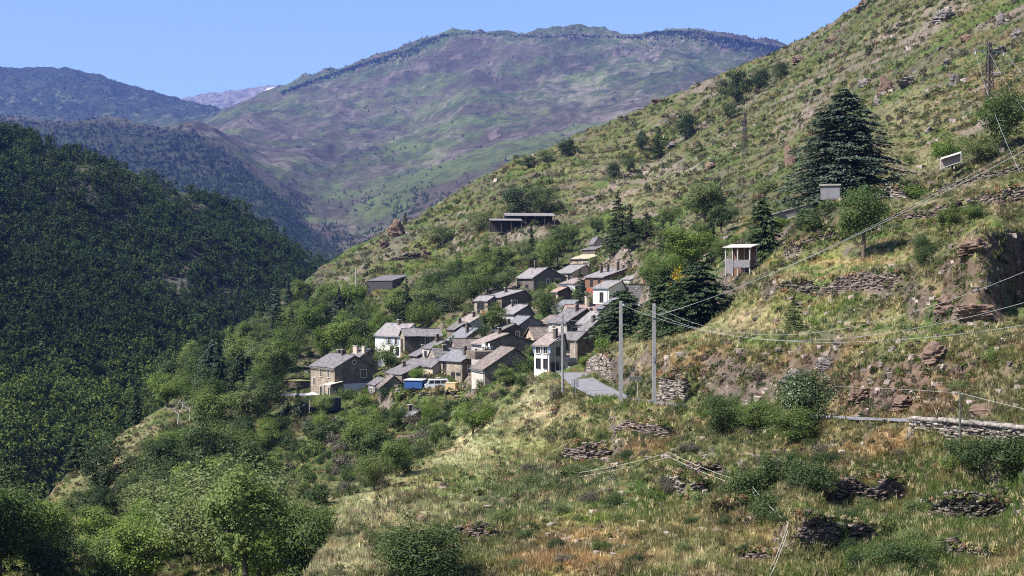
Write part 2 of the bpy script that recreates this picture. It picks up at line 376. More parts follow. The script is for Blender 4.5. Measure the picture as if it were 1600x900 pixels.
# dry stone walls: label, [(px,row base,row top,distance)], make a step in the ground?, stone tone
WALLS = [
 ('long dry stone wall holding up the terrace behind the small spruce',[(1285,462,436,146),(1330,462,428,142),(1375,463,424,138),(1412,462,422,134)],1,0),
 ('mossy dry stone wall broken by scrub, uphill of the small spruce',[(1212,458,438,150),(1240,459,436,149),(1278,461,438,147)],1,1),
 ('dark dry stone retaining wall across the orchard beside the round leafy tree',[(1385,352,338,172),(1440,345,329,169),(1500,330,311,165),(1560,314,297,162),(1680,290,272,158)],1,0),
 ('upper dry stone wall climbing to the edge under the metal shelter',[(1452,312,300,190),(1500,300,281,184),(1550,286,266,180),(1600,275,254,176),(1690,256,232,172)],1,1),
 ('ruined stone wall between the cedar and the round leafy tree',[(1364,318,293,192),(1392,318,286,190),(1415,316,292,188)],1,2),
 ('short overgrown stone wall behind the round leafy tree',[(1245,384,374,168),(1280,380,366,166),(1312,372,358,165)],1,0),
 ('ivy free retaining wall beside the road at the village entrance',[(914,590,560,200),(935,600,552,183),(957,610,556,170)],1,2),
 ('rubble stone wall between the two concrete poles and the small post',[(1028,634,584,138),(1048,634,583,136),(1072,634,590,134)],1,2),
 ('low brown stone wall on the bare field bench beyond the gully wood',[(282,634,619,290),(320,637,617,286),(358,638,616,284),(372,636,620,283)],1,0),
 ('stone terrace wall under the parked van',[(646,634,610,240),(680,632,610,238),(724,630,609,236)],1,1),
 ('pale stone buttress wall below the blue trailer',[(613,634,606,243),(632,634,606,242)],1,2),
 ('low garden wall in front of the big stone barn',[(768,613,600,216),(800,606,596,214),(838,597,588,210)],0,0),
 ('collapsed wall of thin stones on the slope below the twin concrete poles',[(965,672,655,118),(1000,680,656,116),(1045,688,662,113)],1,0),
 ('loose stone scarp below the wire fence corner post',[(1048,775,736,94),(1075,780,742,92),(1112,772,756,92)],1,2),
 ('low dark stone wall at the second wire fence post',[(1110,806,786,82),(1140,800,780,83),(1172,796,776,84)],1,0),
 ('tall shaded dry stone wall at the fence end near the bottom of the slope',[(1236,880,800,70),(1270,884,804,70),(1310,874,810,71),(1350,864,815,72),(1392,854,822,72.5)],1,0),
 ('collapsing sunlit dry stone wall below the grass strip beside the lower corner',[(1470,876,846,67),(1510,880,852,66),(1560,888,858,65)],1,1),
 ('broken curved stone wall under the russet grass',[(1292,792,756,80),(1330,796,738,80.5),(1372,796,742,80.5),(1412,784,744,81)],1,0),
 ('broken stone scarp with a shaded hollow, under the bramble thicket',[(1446,812,782,75),(1490,824,772,74.5),(1540,824,778,74),(1578,806,780,74)],1,1),
 ('sunlit crumbling stone edge on the crest of the grassy spur',[(852,692,664,134),(866,672,640,137),(872,660,630,140)],0,2),
 ('dark broken stone scarp on the near slope below the road sign',[(880,716,692,118),(915,722,692,116),(952,714,697,115)],1,0),
 ('low stone scarp above the dark bushy tree at the bottom edge',[(712,838,820,86),(742,846,822,84),(775,842,828,83)],1,0),
 ('small stone scarp in the dry grass at the fence end',[(1150,880,860,72),(1182,886,856,71),(1214,882,864,70)],1,0),
 ('stone scarp under the rounded roadside trees',[(1070,742,722,100),(1102,748,722,98),(1135,744,728,97)],1,0),
 ('dry stone terrace wall far up the slope behind the dark shed',[(600,412,405,430),(640,402,394,435),(672,395,387,440)],1,0),
 ('short terrace wall below the three dark hillside trees',[(905,272,264,520),(960,276,267,515),(1010,278,270,510)],1,0),
]
ROAD = [(1940,712,62),(1760,690,72),(1600,674,82),(1450,660,92),(1320,655.5,103),(1160,646,118),(1040,635,132),(965,623.5,142),(925,606,158),(904,592,178),(894,584,197),(886,578,212),(872,566,232)]
# ------------------------------------------------------------------ near hillside
def road_points():
    pts = [P(*r) for r in ROAD]
    out = []
    for i in range(len(pts) - 1):          # catmull-rom
        p0 = pts[max(i - 1, 0)]; p1 = pts[i]; p2 = pts[i + 1]; p3 = pts[min(i + 2, len(pts) - 1)]
        for k in range(8):
            t = k / 8
            out.append(0.5 * ((2 * p1) + (p2 - p0) * t + (2 * p0 - 5 * p1 + 4 * p2 - p3) * t * t + (3 * p1 - p0 - 3 * p2 + p3) * t ** 3))
    out.append(pts[-1]); return out
RC = road_points()
def offset_line(line, off):
    o = []
    for i, p in enumerate(line):
        t = line[min(i + 1, len(line) - 1)] - line[max(i - 1, 0)]; t.z = 0; t.normalize()
        o.append(p + Vector((-t.y, t.x, 0)) * off)       # left of travel (towards the camera side)
    return o
def unproj(v): return (v.x / v.y * F + CX, CY - v.z / v.y * F, v.y)
HALF = 1.95
feats = [
 [(-380,1600,38),(300,1600,38),(800,1380,38),(1400,1300,38),(1980,1250,38)],
 # crest of the grassy spur and what falls away behind it
 [(432,985,64),(480,893,72),(545,802,88),(640,757,105),(700,715,120),(760,670,135),(800,640,147),(846,606,160)],
 [(470,960,92),(505,905,100),(560,850,120),(640,800,135),(700,760,148),(760,700,158),(806,655,166)],
 [(300,850,150),(450,800,165),(560,750,185),(640,720,195),(720,690,200),(800,628,196)],
 [(250,646,268),(350,652,262),(450,660,255),(520,642,256),(600,655,242),(690,645,226),(745,620,218)],
 [(300,618,300),(400,612,300),(440,608,292)],
 [(-380,960,180),(0,825,200),(60,785,212),(130,722,238),(200,668,262),(262,634,282)],
 [(-380,1250,280),(0,1050,300),(130,900,330),(230,700,370),(280,620,340)],
 [(-380,1000,120),(0,905,130),(150,882,140),(300,892,130),(400,905,115)],
 [(90,835,165),(200,765,195),(250,705,225)], [(360,760,195),(450,720,215),(560,690,225)],
 # fore slopes
 [(860,660,134),(860,720,112),(880,800,86),(900,880,70)], [(1000,700,107),(1000,745,97),(1000,810,83),(1000,890,68)],
 [(1100,690,108),(1100,730,99)],[(1100,830,76),(1120,890,66)], [(1200,700,100),(1190,770,87)],[(1350,690,90),(1350,720,84)],
 [(1330,668,97),(1380,682,90),(1424,696,85.0),(1480,704,82.0),(1540,711,79.0),(1600,721,76.0),(1700,733,72.0)],[(1395,661,90.5),(1424,664,86.8),(1480,668,83.9),(1540,672,80.9),(1600,678,77.9),(1700,686,74)],[(1500,740,77)],[(1480,840,70)],[(1400,900,62)],[(1600,750,70.5),(1600,800,68),(1600,900,57)],[(1760,730,66),(1800,900,52)],
 [(700,800,92),(690,880,74)],[(600,850,84)],[(590,905,70)],[(790,720,116)],[(790,800,92),(800,880,72)],
 # bank above the road
 [(930,546,192),(965,541,176),(1000,545,162),(1040,541,150),(1100,536,140),(1160,531,133),(1250,536,124),(1345,546,115),(1450,546,106),(1520,546,102),(1600,546,97),(1760,548,90)],
 [(1000,530,178),(1100,521,158),(1160,516,148),(1242,517,139),(1345,517,128),(1430,512,119),(1500,520,110),(1560,512,106)],
 [(1130,456,176),(1185,458,160)],
 [(1160,425,176),(1200,404,174),(1300,408,160),(1348,409,154),(1440,409,140)],[(1350,372,176),(1280,372,182)],[(1470,380,146)],
 # rock spur and shaded hollow at the right
 [(1430,445,124),(1478,478,116),(1500,500,111)],[(1462,420,127),(1500,405,121),(1538,368,121)],
 [(1520,440,113),(1534,500,108)],[(1548,505,109),(1549,455,114),(1551,400,119),(1553,366,124)],
 [(1566,500,111),(1566,484,118),(1566,462,122),(1566,392,124),(1566,366,126)],[(1585,498,112),(1585,484,130),(1585,462,136),(1585,385,138),(1585,364,140)],[(1603,496,112),(1603,480,142),(1603,458,150),(1603,378,152),(1603,360,153)],[(1645,496,108),(1645,478,140),(1645,455,152),(1645,370,154),(1645,345,155)],[(1760,490,104),(1760,440,136),(1760,360,140)],
 [(1320,303,200),(1290,312,196)],[(1500,262,200),(1560,244,196),(1640,228,190)],
 # open hillside
 [(560,562,322),(640,548,305)],[(690,470,350),(760,440,360)],[(604,449,402)],[(500,482,430),(610,425,440)],[(650,418,450),(700,396,452)],
 [(815,352,427)],[(740,364,440)],[(900,336,430),(1000,300,420)],[(1100,270,430)],[(1200,220,430)],[(1000,230,540)],[(850,270,550)],[(1200,150,530)],
 [(1300,120,440)],[(1400,70,410)],[(1500,60,340)],[(1600,40,310)],[(1600,150,240)],[(1500,150,275)],[(1400,205,270)],[(1300,225,290)],[(1180,300,310)],[(1090,350,290)],
 [(1000,395,310)],[(1140,395,215)],[(1060,440,230)],[(975,520,215)],[(1100,500,175)],
 # skyline
 [(250,655,390),(300,592,410),(350,548,435),(400,502,462),(450,457,502),(500,417,540),(560,381,570),(640,343,600),(720,296,620),(800,251,640),(900,209,660),(1000,169,680),
  (1100,126,670),(1200,84,650),(1280,46,625),(1345,2,600),(1500,-100,560),(1700,-240,520),(1980,-420,480)],
 [(250,800,470),(400,600,560),(560,460,690),(800,330,780),(1000,260,820),(1200,180,800),(1345,100,760),(1700,-140,680),(1980,-300,640)],
 [(-380,2000,1000),(250,1600,1000),(800,1100,1000),(1400,900,1000),(1980,800,1000)],
]
_l = offset_line(RC, HALF + 0.9); _r = offset_line(RC, -HALF - 0.7)
_b = offset_line(RC, HALF + 2.4)
def lift(p, q, k): return Vector((p.x, p.y, p.z + k * float(sstep(968, 1000, np.array([unproj(q)[0]]))[0] * sstep(1300, 1270, np.array([unproj(q)[0]]))[0])))
_l = [lift(p, q, .25) for p, q in zip(_l, RC)]; _b = [lift(p, q, .75) for p, q in zip(_b, RC)]
feats.append([unproj(p) for p in _b[12:78:2]])
rl = [unproj(p) for p in _l]; rr = [unproj(p) for p in _r]
feats.append([(a, b, c) for a, b, c in rl[::2]]); feats.append([(a, b, c) for a, b, c in rr[::2]])
for lab, pts, step, tone in WALLS:
    if step:
        feats.append([(p[0], p[1] + 1.0, p[3] - 0.35) for p in pts])
        feats.append([(p[0], p[2] + 1.5, p[3] + 0.75) for p in pts])
used = []
for h in HOUSES:
    x, r, d = h[2][1], h[3][0], h[4]
    if all(abs(x - a) > 12 or abs(math.log(d / c)) > 0.02 for a, b, c in used) and h[3][0] < 620:
        used.append((x, r, d)); feats.append([(x, r - 1, d)])
hill = Sheet((-380, 1980), (38, 1000), 820, 860, feats, 1.6, 1.7)
_x, _y = hill.X, hill.D
nearroad = np.full(hill.X.shape, 1e3)
for p in RC:
    nearroad = np.minimum(nearroad, np.hypot(_x - p.x, _y - p.y))
soft = sstep(2.6, 7.0, nearroad)
amp = np.clip(_y / 150.0, 0.35, 3.0)
hz = (fbm(_x, _y, 14, 4, 3) - .5) * 1.6 * amp + (fbm(_x, _y, 3.2, 3, 9) - .5) * 0.75 * np.clip(amp, .5, 1.6)
rk = sstep(0.60, 0.78, fbm(_x, _y, 22, 3, 41))
hz += rk * (ridged(_x, _y, 6.0, 4, 23) - .45) * 1.8 * np.clip(amp, .3, 2)
cliff = np.exp(-(((hill.PX - 1560) / 95) ** 2 + ((hill.row0 - 440) / 75) ** 2)) + .8 * np.exp(-(((hill.PX - 1420) / 210) ** 2 + ((hill.row0 - 590) / 42) ** 2))
cliff = np.clip(cliff, 0, 1) * sstep(85, 92, _y) * sstep(160, 135, _y)
hz += cliff * (ridged(_x, _y + hill.Z * 2.0, 4.0, 5, 77) - .5) * 2.6
hz *= 1 - .25 * sstep(200, 260, _y)
hill.Z = hill.Z + hz * soft
th_ = 4.2; zt_ = hill.Z + 2.5 * (fbm(_x, _y, 60, 2, 61) - .5); fr_ = zt_ / th_ - np.floor(zt_ / th_)
ter = (sstep(.5, .95, fr_) - fr_) * th_ * sstep(.40, .56, fbm(_x, _y, 70, 3, 66)) * np.clip(sstep(330, 400, _y) * sstep(760, 700, _y) + .55 * sstep(60, 66, _y) * sstep(118, 100, _y) * sstep(800, 900, hill.PX), 0, 1)
hill.Z = hill.Z + .5 * ter * soft
hill.finish()

# ---- ground cover colours (albedo of grass, straw, earth and rock, with bank shade darkened in)
GRN = np.array((.095, .140, .036)); OLV = np.array((.165, .165, .058)); STR = np.array((.44, .36, .21)); RUS = np.array((.33, .19, .105))
EAR = np.array((.150, .100, .072)); RCK = np.array((.215, .185, .170)); BRT = np.array((.135, .175, .035)); DKG = np.array((.042, .060, .022)); YEL=np.array((.30,.26,.06))
PAL = np.array((.46, .43, .25)); PGR = np.array((.22, .27, .09)); RUS2 = np.array((.42, .235, .125)); GGR = np.array((.115, .135, .072)); BRN = np.array((.215, .120, .078))
ZONES = [ # (px,row,rx,ry,colour,weight)
 (610,690,100,55,GRN,.75),(510,730,80,40,GRN,.6),(660,660,60,20,BRT,.5),(590,640,120,14,GRN,.6),(780,640,40,30,GRN,.6),(700,690,40,30,GRN,.6),
 (620,800,120,40,PAL,.9),(760,705,80,46,PAL,.9),(830,650,34,46,PAL,.7),(520,870,70,30,PAL,.8),(700,765,80,34,PGR,.75),(800,715,50,40,PGR,.7),(840,720,50,60,OLV,.6),(690,840,80,30,PGR,.5),(600,860,60,22,PAL,.5),
 (780,800,90,40,GRN,.5),(860,865,90,36,RUS2,1.0),(970,850,100,36,RUS2,.85),(1370,690,80,22,RUS2,.9),(1080,565,90,26,RUS2,.5),(1000,705,60,12,RUS2,.7),(1000,790,80,40,GRN,.8),(880,750,100,30,GGR,.85),(830,775,70,28,GGR,.8),(930,808,60,14,BRT,.95),(1080,870,60,20,STR,.5),(1180,850,50,30,RUS,.6),(350,780,190,110,GRN,.65),(200,860,160,60,GRN,.6),(1030,760,60,22,GRN,.6),(1130,700,60,14,STR,.6),(1440,850,60,30,GRN,.6),(1250,690,40,16,RUS,.6),(750,860,60,30,GRN,.6),(830,830,50,24,OLV,.6),
 (940,660,70,14,STR,.8),(890,650,50,18,STR,.75),(1010,720,90,14,OLV,.5),(1000,700,50,12,RUS,.4),(1370,690,70,24,RUS,.85),(1300,690,60,18,RUS,.6),(1480,690,60,16,GRN,.4),
 (1550,750,70,14,BRT,.5),(1400,800,120,14,OLV,.5),(1100,720,70,20,BRT,.5),(1130,745,60,16,GRN,.5),(1560,850,50,40,EAR,.6),(1450,730,60,16,GRN,.5),(1120,850,70,30,OLV,.5),(1090,800,50,30,RUS,.3),
 (1060,560,80,26,RUS,.5),(1000,555,50,22,STR,.6),(1170,570,60,26,RUS,.6),(1240,560,120,22,BRN,.6),(1390,590,190,48,BRN,.85),(1160,575,70,34,BRN,.5),(1400,545,120,16,RUS,.5),(1500,565,70,20,OLV,.5),(1230,615,120,10,RCK,.3),(1440,630,150,18,BRN,.8),
 (1190,500,70,16,STR,.6),(1280,500,90,18,GRN,.5),(1330,480,70,14,BRT,.6),(1190,465,60,14,OLV,.5),(1180,520,90,10,STR,.5),(1520,525,50,8,STR,.8),
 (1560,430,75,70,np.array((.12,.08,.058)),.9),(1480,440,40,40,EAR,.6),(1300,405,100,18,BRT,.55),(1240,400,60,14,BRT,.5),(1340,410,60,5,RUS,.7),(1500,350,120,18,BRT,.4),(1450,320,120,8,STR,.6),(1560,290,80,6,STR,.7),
 (1440,180,70,40,STR,.45),(1420,250,70,25,STR,.5),(1560,130,50,22,RUS,.5),(1460,30,120,40,OLV,.5),(1250,160,90,50,OLV,.4),(1040,190,160,50,OLV,.45),(1180,220,100,40,OLV,.4),(900,240,120,22,OLV,.6),(1000,300,80,30,STR,.4),
 (760,400,70,22,BRT,.5),(640,415,60,16,BRT,.6),(640,385,60,10,YEL,.4),(900,380,100,25,GRN,.6),(780,330,90,30,OLV,.4),(1050,262,50,14,np.array((.42,.34,.27)),.6),(950,268,70,4,STR,.7),(820,262,60,6,YEL,.4),
 (150,740,50,40,STR,.55),(215,680,40,25,STR,.6),(60,780,40,20,STR,.5),(320,640,55,5,np.array((.42,.29,.17)),.8),(215,770,22,10,np.array((.45,.34,.22)),.8),(480,700,40,18,BRT,.7),(430,740,60,15,GRN,.6),(560,690,50,14,RUS,.6),(470,775,50,18,STR,.35),
 (430,470,60,30,EAR,.4),(620,375,20,20,RCK,.7),(620,680,60,18,DKG,.4),
]
def ground_colour(px, row, x, y, d):
    a = fbm(x, y, 9, 3, 101); b = fbm(x, y, 2.6, 3, 131); c = fbm(x, y, 26, 3, 151); e = fbm(x, y, 1.1, 2, 161)
    w = np.clip((a - .5) * 2.4 + .5 + (b - .5) * .9, 0, 1)[:, None]
    col = GRN * (1 - w) + OLV * w
    far = sstep(230, 330, d)[:, None]; w = sstep(.53, .68, c * .55 + b * .45)[:, None] * (.75 - .45 * far); col = col * (1 - w) + STR * w * .9
    w = sstep(.46, .60, fbm(x, y, 17, 4, 171))[:, None] * .8
    col = col * (1 - w * .7) + (DKG * .6 + EAR * .4) * w * .7
    col = col * (1 - far * .35) + GRN * .95 * far * .35
    w = (sstep(.50, .60, fbm(x, y, 9, 4, 181)) * far[:, 0])[:, None] * .55; col = col * (1 - w) + np.array((.175, .135, .115)) * w
    for zx, zy, rx, ry, zc, zw in ZONES:
        g = np.exp(-(((px - zx) / rx) ** 2 + ((row - zy) / ry) ** 2) ** 1.3)
        g = np.clip(g * (0.45 + 1.1 * sstep(.35, .65, a * .5 + b * .5)), 0, 1)[:, None] * zw
        col = col * (1 - g) + zc * g
    w = sstep(.56, .66, e * .5 + b * .5)[:, None] * .5; col = col * (1 - w) + RUS * w * .8
    w = sstep(.55, .70, e * .4 + a * .6)[:, None] * (.3 + .35 * sstep(130, 110, d)[:, None]); col = col * (1 - w) + EAR * w
    w = sstep(.50, .60, fbm(x, y, 5.5, 4, 191))[:, None] * sstep(150, 125, d)[:, None] * .6; col = col * (1 - w) + (DKG * 1.3 + EAR * .35) * w
    sp = np.clip(sum(np.exp(-(((px - a_) / p_) ** 2 + ((row - b_) / q_) ** 2)) for a_, b_, p_, q_ in [(620,805,130,60),(760,710,90,60),(840,650,50,60),(520,880,70,40),(1300,405,110,22),(1250,480,120,40)]), 0, 1)[:, None]
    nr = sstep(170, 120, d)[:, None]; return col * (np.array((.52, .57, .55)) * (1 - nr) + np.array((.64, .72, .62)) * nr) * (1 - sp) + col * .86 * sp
ax_, ay_ = hill.X.ravel(), hill.D.ravel()
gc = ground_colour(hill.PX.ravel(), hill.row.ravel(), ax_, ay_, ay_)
gz = np.gradient(hill.Z, axis=0) / np.gradient(hill.D, axis=0); gx_ = np.gradient(hill.Z, axis=1) / np.gradient(hill.X, axis=1)
slope = np.hypot(gz, gx_).ravel()
tex = fbm(ax_, ay_, 2.0, 4, 301)
w = np.clip(sstep(np.where(ay_ < 100, 1.3, np.where(ay_ > 250, 1.1, .85)), np.where(ay_ < 100, 2.4, np.where(ay_ > 250, 2.0, 1.5)), slope + (tex - .5) * .8) * .9 + (rk * sstep(.5, .62, ridged(_x, _y, 6.0, 4, 23))).ravel() * .7, 0, .95)[:, None]
rc = RCK * (.45 + .8 * tex)[:, None] * np.array((.85, .78, .74)) * np.where(ay_ < 210, .58, 1.0)[:, None]; earthy = (np.clip(cliff.ravel() * 1.5, 0, 1))[:, None]  # near rock darkened: overhang shade of the bank is partly in this colour
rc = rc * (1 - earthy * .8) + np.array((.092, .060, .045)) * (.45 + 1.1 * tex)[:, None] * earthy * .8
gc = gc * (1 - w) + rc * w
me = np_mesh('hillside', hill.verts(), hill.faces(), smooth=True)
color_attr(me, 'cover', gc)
M_ground = attr_mat('ground_cover', 'cover', fine=0.9, var=.42, bump=.9, bdist=.35)
tag(link('hillside', me, M_ground), kind='structure')
bare = np.clip(w[:, 0].reshape(hill.ny, hill.nx) + .8 * np.clip(cliff, 0, 1), 0, 1)
for zx, zy, rx, ry, zw in [(1400,592,240,40,.5),(1150,585,60,30,.25),(1490,440,50,60,.8),(1580,430,70,80,1),(1250,560,80,22,.4),(1570,770,40,30,.5),(1350,770,60,26,.4),(1500,790,60,34,.5),(1400,880,60,30,.2),(640,384,40,20,.6),(430,470,50,40,.6),(1380,150,60,40,.5),(1470,60,80,30,.4),(1060,262,50,16,.6),(1240,240,40,60,.5),(1510,664,110,30,.0)]:
    bare = np.maximum(bare, zw * np.exp(-(((hill.PX - zx) / rx) ** 2 + ((hill.row - zy) / ry) ** 2) ** 1.5))

# ---- road
def ribbon(name, line, half, mat, lift, sub=1):
    a = offset_line(line, half); b = offset_line(line, -half); V = []
    for p, q in zip(a, b):
        V += [(p.x, p.y, p.z + lift), ((p.x + q.x) / 2, (p.y + q.y) / 2, (p.z + q.z) / 2 + lift + .05), (q.x, q.y, q.z + lift)]
    n = len(line); i = np.arange(n - 1) * 3
    f = np.concatenate([np.stack([i, i + 1, i + 4, i + 3], 1), np.stack([i + 1, i + 2, i + 5, i + 4], 1)])
    return tag(link(name, np_mesh(name, V, f[:, ::-1], True), mat), kind='structure')
M_asphalt = plain('old_asphalt', (.17, .165, .175), .9, .25, 1.2, bump=.15)
ribbon('road', RC, HALF, M_asphalt, 0.10)

# ------------------------------------------------------------------ wooded hill across the valley
KW, KM = .78, 1.4
def scale_d(fs, k): return [[(a, b, c * k) for a, b, c in f] for f in fs]
wood = Sheet((-420, 760), (420 * KW, 1900 * KW), 300, 260, scale_d([
 [(-420,1300,420),(0,1150,420),(300,1100,420),(760,1100,420)],
 [(-420,760,500),(0,700,520),(150,660,560),(250,625,610),(330,570,690),(400,525,790),(480,450,1000),(560,470,1200),(760,560,1400)],
 [(-420,450,690),(0,480,660),(150,500,680),(300,480,790),(400,440,930)],
 [(-420,20,840),(-200,110,890),(0,201,960),(70,214,980),(150,243,1010),(220,276,1040),(300,312,1090),(360,336,1130),(420,362,1190),(488,404,1270),(600,480,1400),(760,560,1600)],
 [(-420,300,1300),(0,400,1350),(300,450,1450),(500,520,1600),(760,650,1750)],
 [(-420,700,1900),(0,700,1900),(760,800,1900)]], KW), 2, 2)
wx, wy = wood.X, wood.D
wood.Z = wood.Z + (fbm(wx, wy, 90, 5, 500) - .5) * 24 + (ridged(wx, wy, 60, 3, 510) - .5) * 12
wood.finish()
tx = fbm(wx.ravel(), wy.ravel(), 14, 5, 520)
wrock = sstep(.50, .62, fbm(wx, wy, 60, 4, 530))
SCREE = [(190,345,160,70,.8),(330,470,70,55,1),(60,310,80,50,.9),(310,400,90,50,1),(230,590,50,25,1),(210,430,90,40,.8),(40,390,60,50,.9),(430,430,40,40,.7),(120,290,60,30,.8)]
sc = np.zeros(wx.shape)
for zx, zy, rx, ry, zw in SCREE:
    sc = np.maximum(sc, zw * np.exp(-(((wood.PX - zx) / rx) ** 2 + ((wood.row - zy) / ry) ** 2)))
wood_rock = np.clip(sc * (.15 + 1.2 * sstep(.42, .60, fbm(wx, wy, 38, 4, 530))), 0, 1)
c = (np.array((.045, .062, .024)) * (.6 + .8 * tx)[:, None])
w = wood_rock.ravel()[:, None]; c = c * (1 - w) + np.array((.095, .080, .076)) * (.3 + 1.3 * tx)[:, None] * w
me = np_mesh('wooded_hill', wood.verts(), wood.faces(), True); color_attr(me, 'cover', c)
M_far = attr_mat('far_ground', 'cover', fine=7.0, var=.45, bump=.8, bdist=3.0)
tag(link('wooded_hill', me, M_far), kind='structure')

# ------------------------------------------------------------------ distant mountains
mtn = Sheet((-450, 2100), (1250 * KM, 9000 * KM), 620, 420, scale_d([
 [(-450,900,1250),(500,800,1250),(1000,700,1250),(2100,600,1250)],
 [(330,520,1500),(480,440,1550),(560,410,1650),(640,350,1800),(760,290,1900),(900,250,2000),(1200,180,2100),(2100,100,2100)],
 # forested shoulder
 [(-450,240,2350),(0,240,2300),(150,260,2200),(330,300,2000),(430,340,1850)],
 [(-450,175,2750),(-100,178,2700),(0,181,2650),(100,186,2620),(200,191,2600),(290,198,2550),(330,210,2480),(372,243,2350),(430,275,2350),(480,330,2200),(540,372,2000)],
 [(-450,260,3400),(0,260,3300),(250,240,3300),(340,215,3300)],
 # left ridge
 [(-450,190,4400),(0,190,4300),(200,195,4200),(340,186,4200)],
 [(-450,70,5200),(-200,86,5200),(0,103,5200),(60,110,5200),(95,107,5200),(150,119,5150),(200,134,5100),(250,149,5000),(300,163,4900),(345,174,4800),(362,178,4700)],
 [(-450,200,6300),(0,200,6300),(240,205,6400),(330,210,6300)],
 # pale rocky cirque far behind
 [(250,185,7600),(330,185,7600),(400,178,7600),(470,165,7600)],
 [(255,156,8000),(290,149,8000),(330,142,8000),(370,138,8000),(410,135,8000),(440,130,8000),(470,123,8000),(520,118,8000),(700,120,8000)],
 # central mountain
 [(380,215,3000),(420,200,3300),(520,230,2900),(620,270,2500),(700,230,2700),(800,200,2800),(950,170,2900),(1100,150,2900)],
 [(345,190,3700),(400,160,4000),(440,140,4200),(480,124,4300),(520,110,4300),(560,97,4250),(600,85,4250),(640,72,4250),(662,60,4250),(690,50,4200),(740,46,4150),(800,50,4100),
  (850,52,4050),(900,49,4000),(960,52,3950),(1005,52,3900),(1020,45,3900),(1060,44,3900),(1100,46,3900),(1140,56,3850),(1200,67,3800),(1260,80,3800),(1500,90,3800),(2100,90,3800)],
 [(640,130,3800),(700,100,3850),(800,95,3750),(900,100,3600),(960,100,3550),(1030,90,3600),(1100,95,3600),(1180,100,3550)],
 [(640,200,3300),(760,150,3300),(680,160,3500),(880,190,2900),(1000,160,3000)],
 [(560,170,3600),(600,230,3000)],
 [(480,160,5200),(700,110,5200),(1100,110,5000),(2100,150,5000)],
 [(-450,300,9000),(400,200,9000),(2100,250,9000)]], KM), 2.2, 2.2)
mx, my = mtn.X, mtn.D
ma = np.clip(my / 3500, .5, 1.8)
mtn.Z = mtn.Z + ((fbm(mx, my, 420, 5, 700) - .5) * 62 + (ridged(mx, my, 230, 4, 710) - .5) * 58 + (ridged(mx, my, 70, 3, 715) - .5) * 20) * ma * .62
mtn.finish()
fx, fy = mx.ravel(), my.ravel(); mpx, mrow = mtn.PX.ravel(), mtn.row.ravel()
t1 = fbm(fx, fy, 60, 5, 720); t2 = fbm(fx, fy, 260, 4, 730); t3 = fbm(fx, fy, 24, 3, 740)
HEA = np.array((.056, .047, .035)); MGR = np.array((.050, .062, .024)); MRK = np.array((.145, .115, .105)); FOR = np.array((.028, .042, .018))
w = sstep(.42, .60, t2 * .6 + t1 * .4)[:, None]; c = HEA * (1 - w) + MGR * w
c = c * (.65 + .7 * t1)[:, None]
def zone(px, row, rx, ry): return np.exp(-(((mpx - px) / rx) ** 2 + ((mrow - row) / ry) ** 2))
g = np.clip(zone(960,120,120,22) + zone(1000,95,60,14) + zone(650,235,70,22) + zone(620,320,120,20)*.8 + zone(760,170,120,16)*.6, 0, 1)[:, None] * sstep(.35, .6, t1)[:, None] * .8
c = c * (1 - g) + np.array((.065, .088, .024)) * g
r_ = np.clip(zone(1010,78,70,26) + zone(870,70,40,14)*.5 + zone(930,145,60,20)*.8 + zone(830,60,50,10)*.4 + zone(850,140,40,12)*.5 + zone(560,355,50,16)*.5, 0, 1) * sstep(.44, .58, t3 * .5 + t1 * .5)
c = c * (1 - r_[:, None] * .8) + MRK * (.6 + .8 * t3)[:, None] * r_[:, None] * .8
gul = ridged(fx + .35 * fy, fy, 420, 4, 760); t4 = fbm(fx, fy, 90, 4, 770)
c = c * (.78 + .44 * sstep(.35, .75, gul))[:, None]
sc_ = sstep(.57, .63, t4 * .55 + t3 * .45) * (fy > 2400 * KM) * .42
c = c * (1 - sc_[:, None]) + MRK * (.55 + .9 * t3)[:, None] * sc_[:, None]
dk_ = sstep(.60, .66, fbm(fx, fy, 70, 4, 780) * .7 + t3 * .3) * (fy > 2400 * KM) * .7
c = c * (1 - dk_[:, None]) + np.array((.03, .04, .02)) * dk_[:, None]
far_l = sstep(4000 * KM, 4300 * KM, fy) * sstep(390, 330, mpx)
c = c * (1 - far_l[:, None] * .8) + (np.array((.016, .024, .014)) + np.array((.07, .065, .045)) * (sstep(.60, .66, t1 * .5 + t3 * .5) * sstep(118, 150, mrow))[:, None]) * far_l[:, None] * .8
cir = sstep(6800 * KM, 7200 * KM, fy)
c = c * (1 - cir[:, None]) + np.array((.125, .112, .10)) * (.3 + 1.4 * t3)[:, None] * cir[:, None]
fo_ = (fy < 3000 * KM) * sstep(0, 10, mrow - np.interp(mpx, [-450,0,100,200,300,372,430,480,540,700],[178,181,186,191,199,246,300,350,390,420])) * sstep(700, 480, mpx)
c = c * (1 - fo_[:, None] * .8) + np.array((.018, .026, .014)) * fo_[:, None] * .8
snow = zone(424, 141, 6, 3) * cir
c = c * (1 - np.clip(snow * 2, 0, 1)[:, None]) + np.array((.80, .76, .68)) * np.clip(snow * 2, 0, 1)[:, None]
me = np_mesh('mountains', mtn.verts(), mtn.faces(), True); color_attr(me, 'cover', c)
M_mtn = attr_mat('mountain_ground', 'cover', fine=22.0, var=.45, bump=.7, bdist=9.0)
tag(link('mountains', me, M_mtn), kind='structure')
# ------------------------------------------------------------------ plants
def frame_from(n, rng):
    """two unit vectors spanning the plane of each normal n (m,3)"""
    a = rng.normal(size=n.shape); a -= n * np.sum(a * n, 1)[:, None]; a /= np.linalg.norm(a, axis=1)[:, None] + 1e-9
    return a, np.cross(n, a)

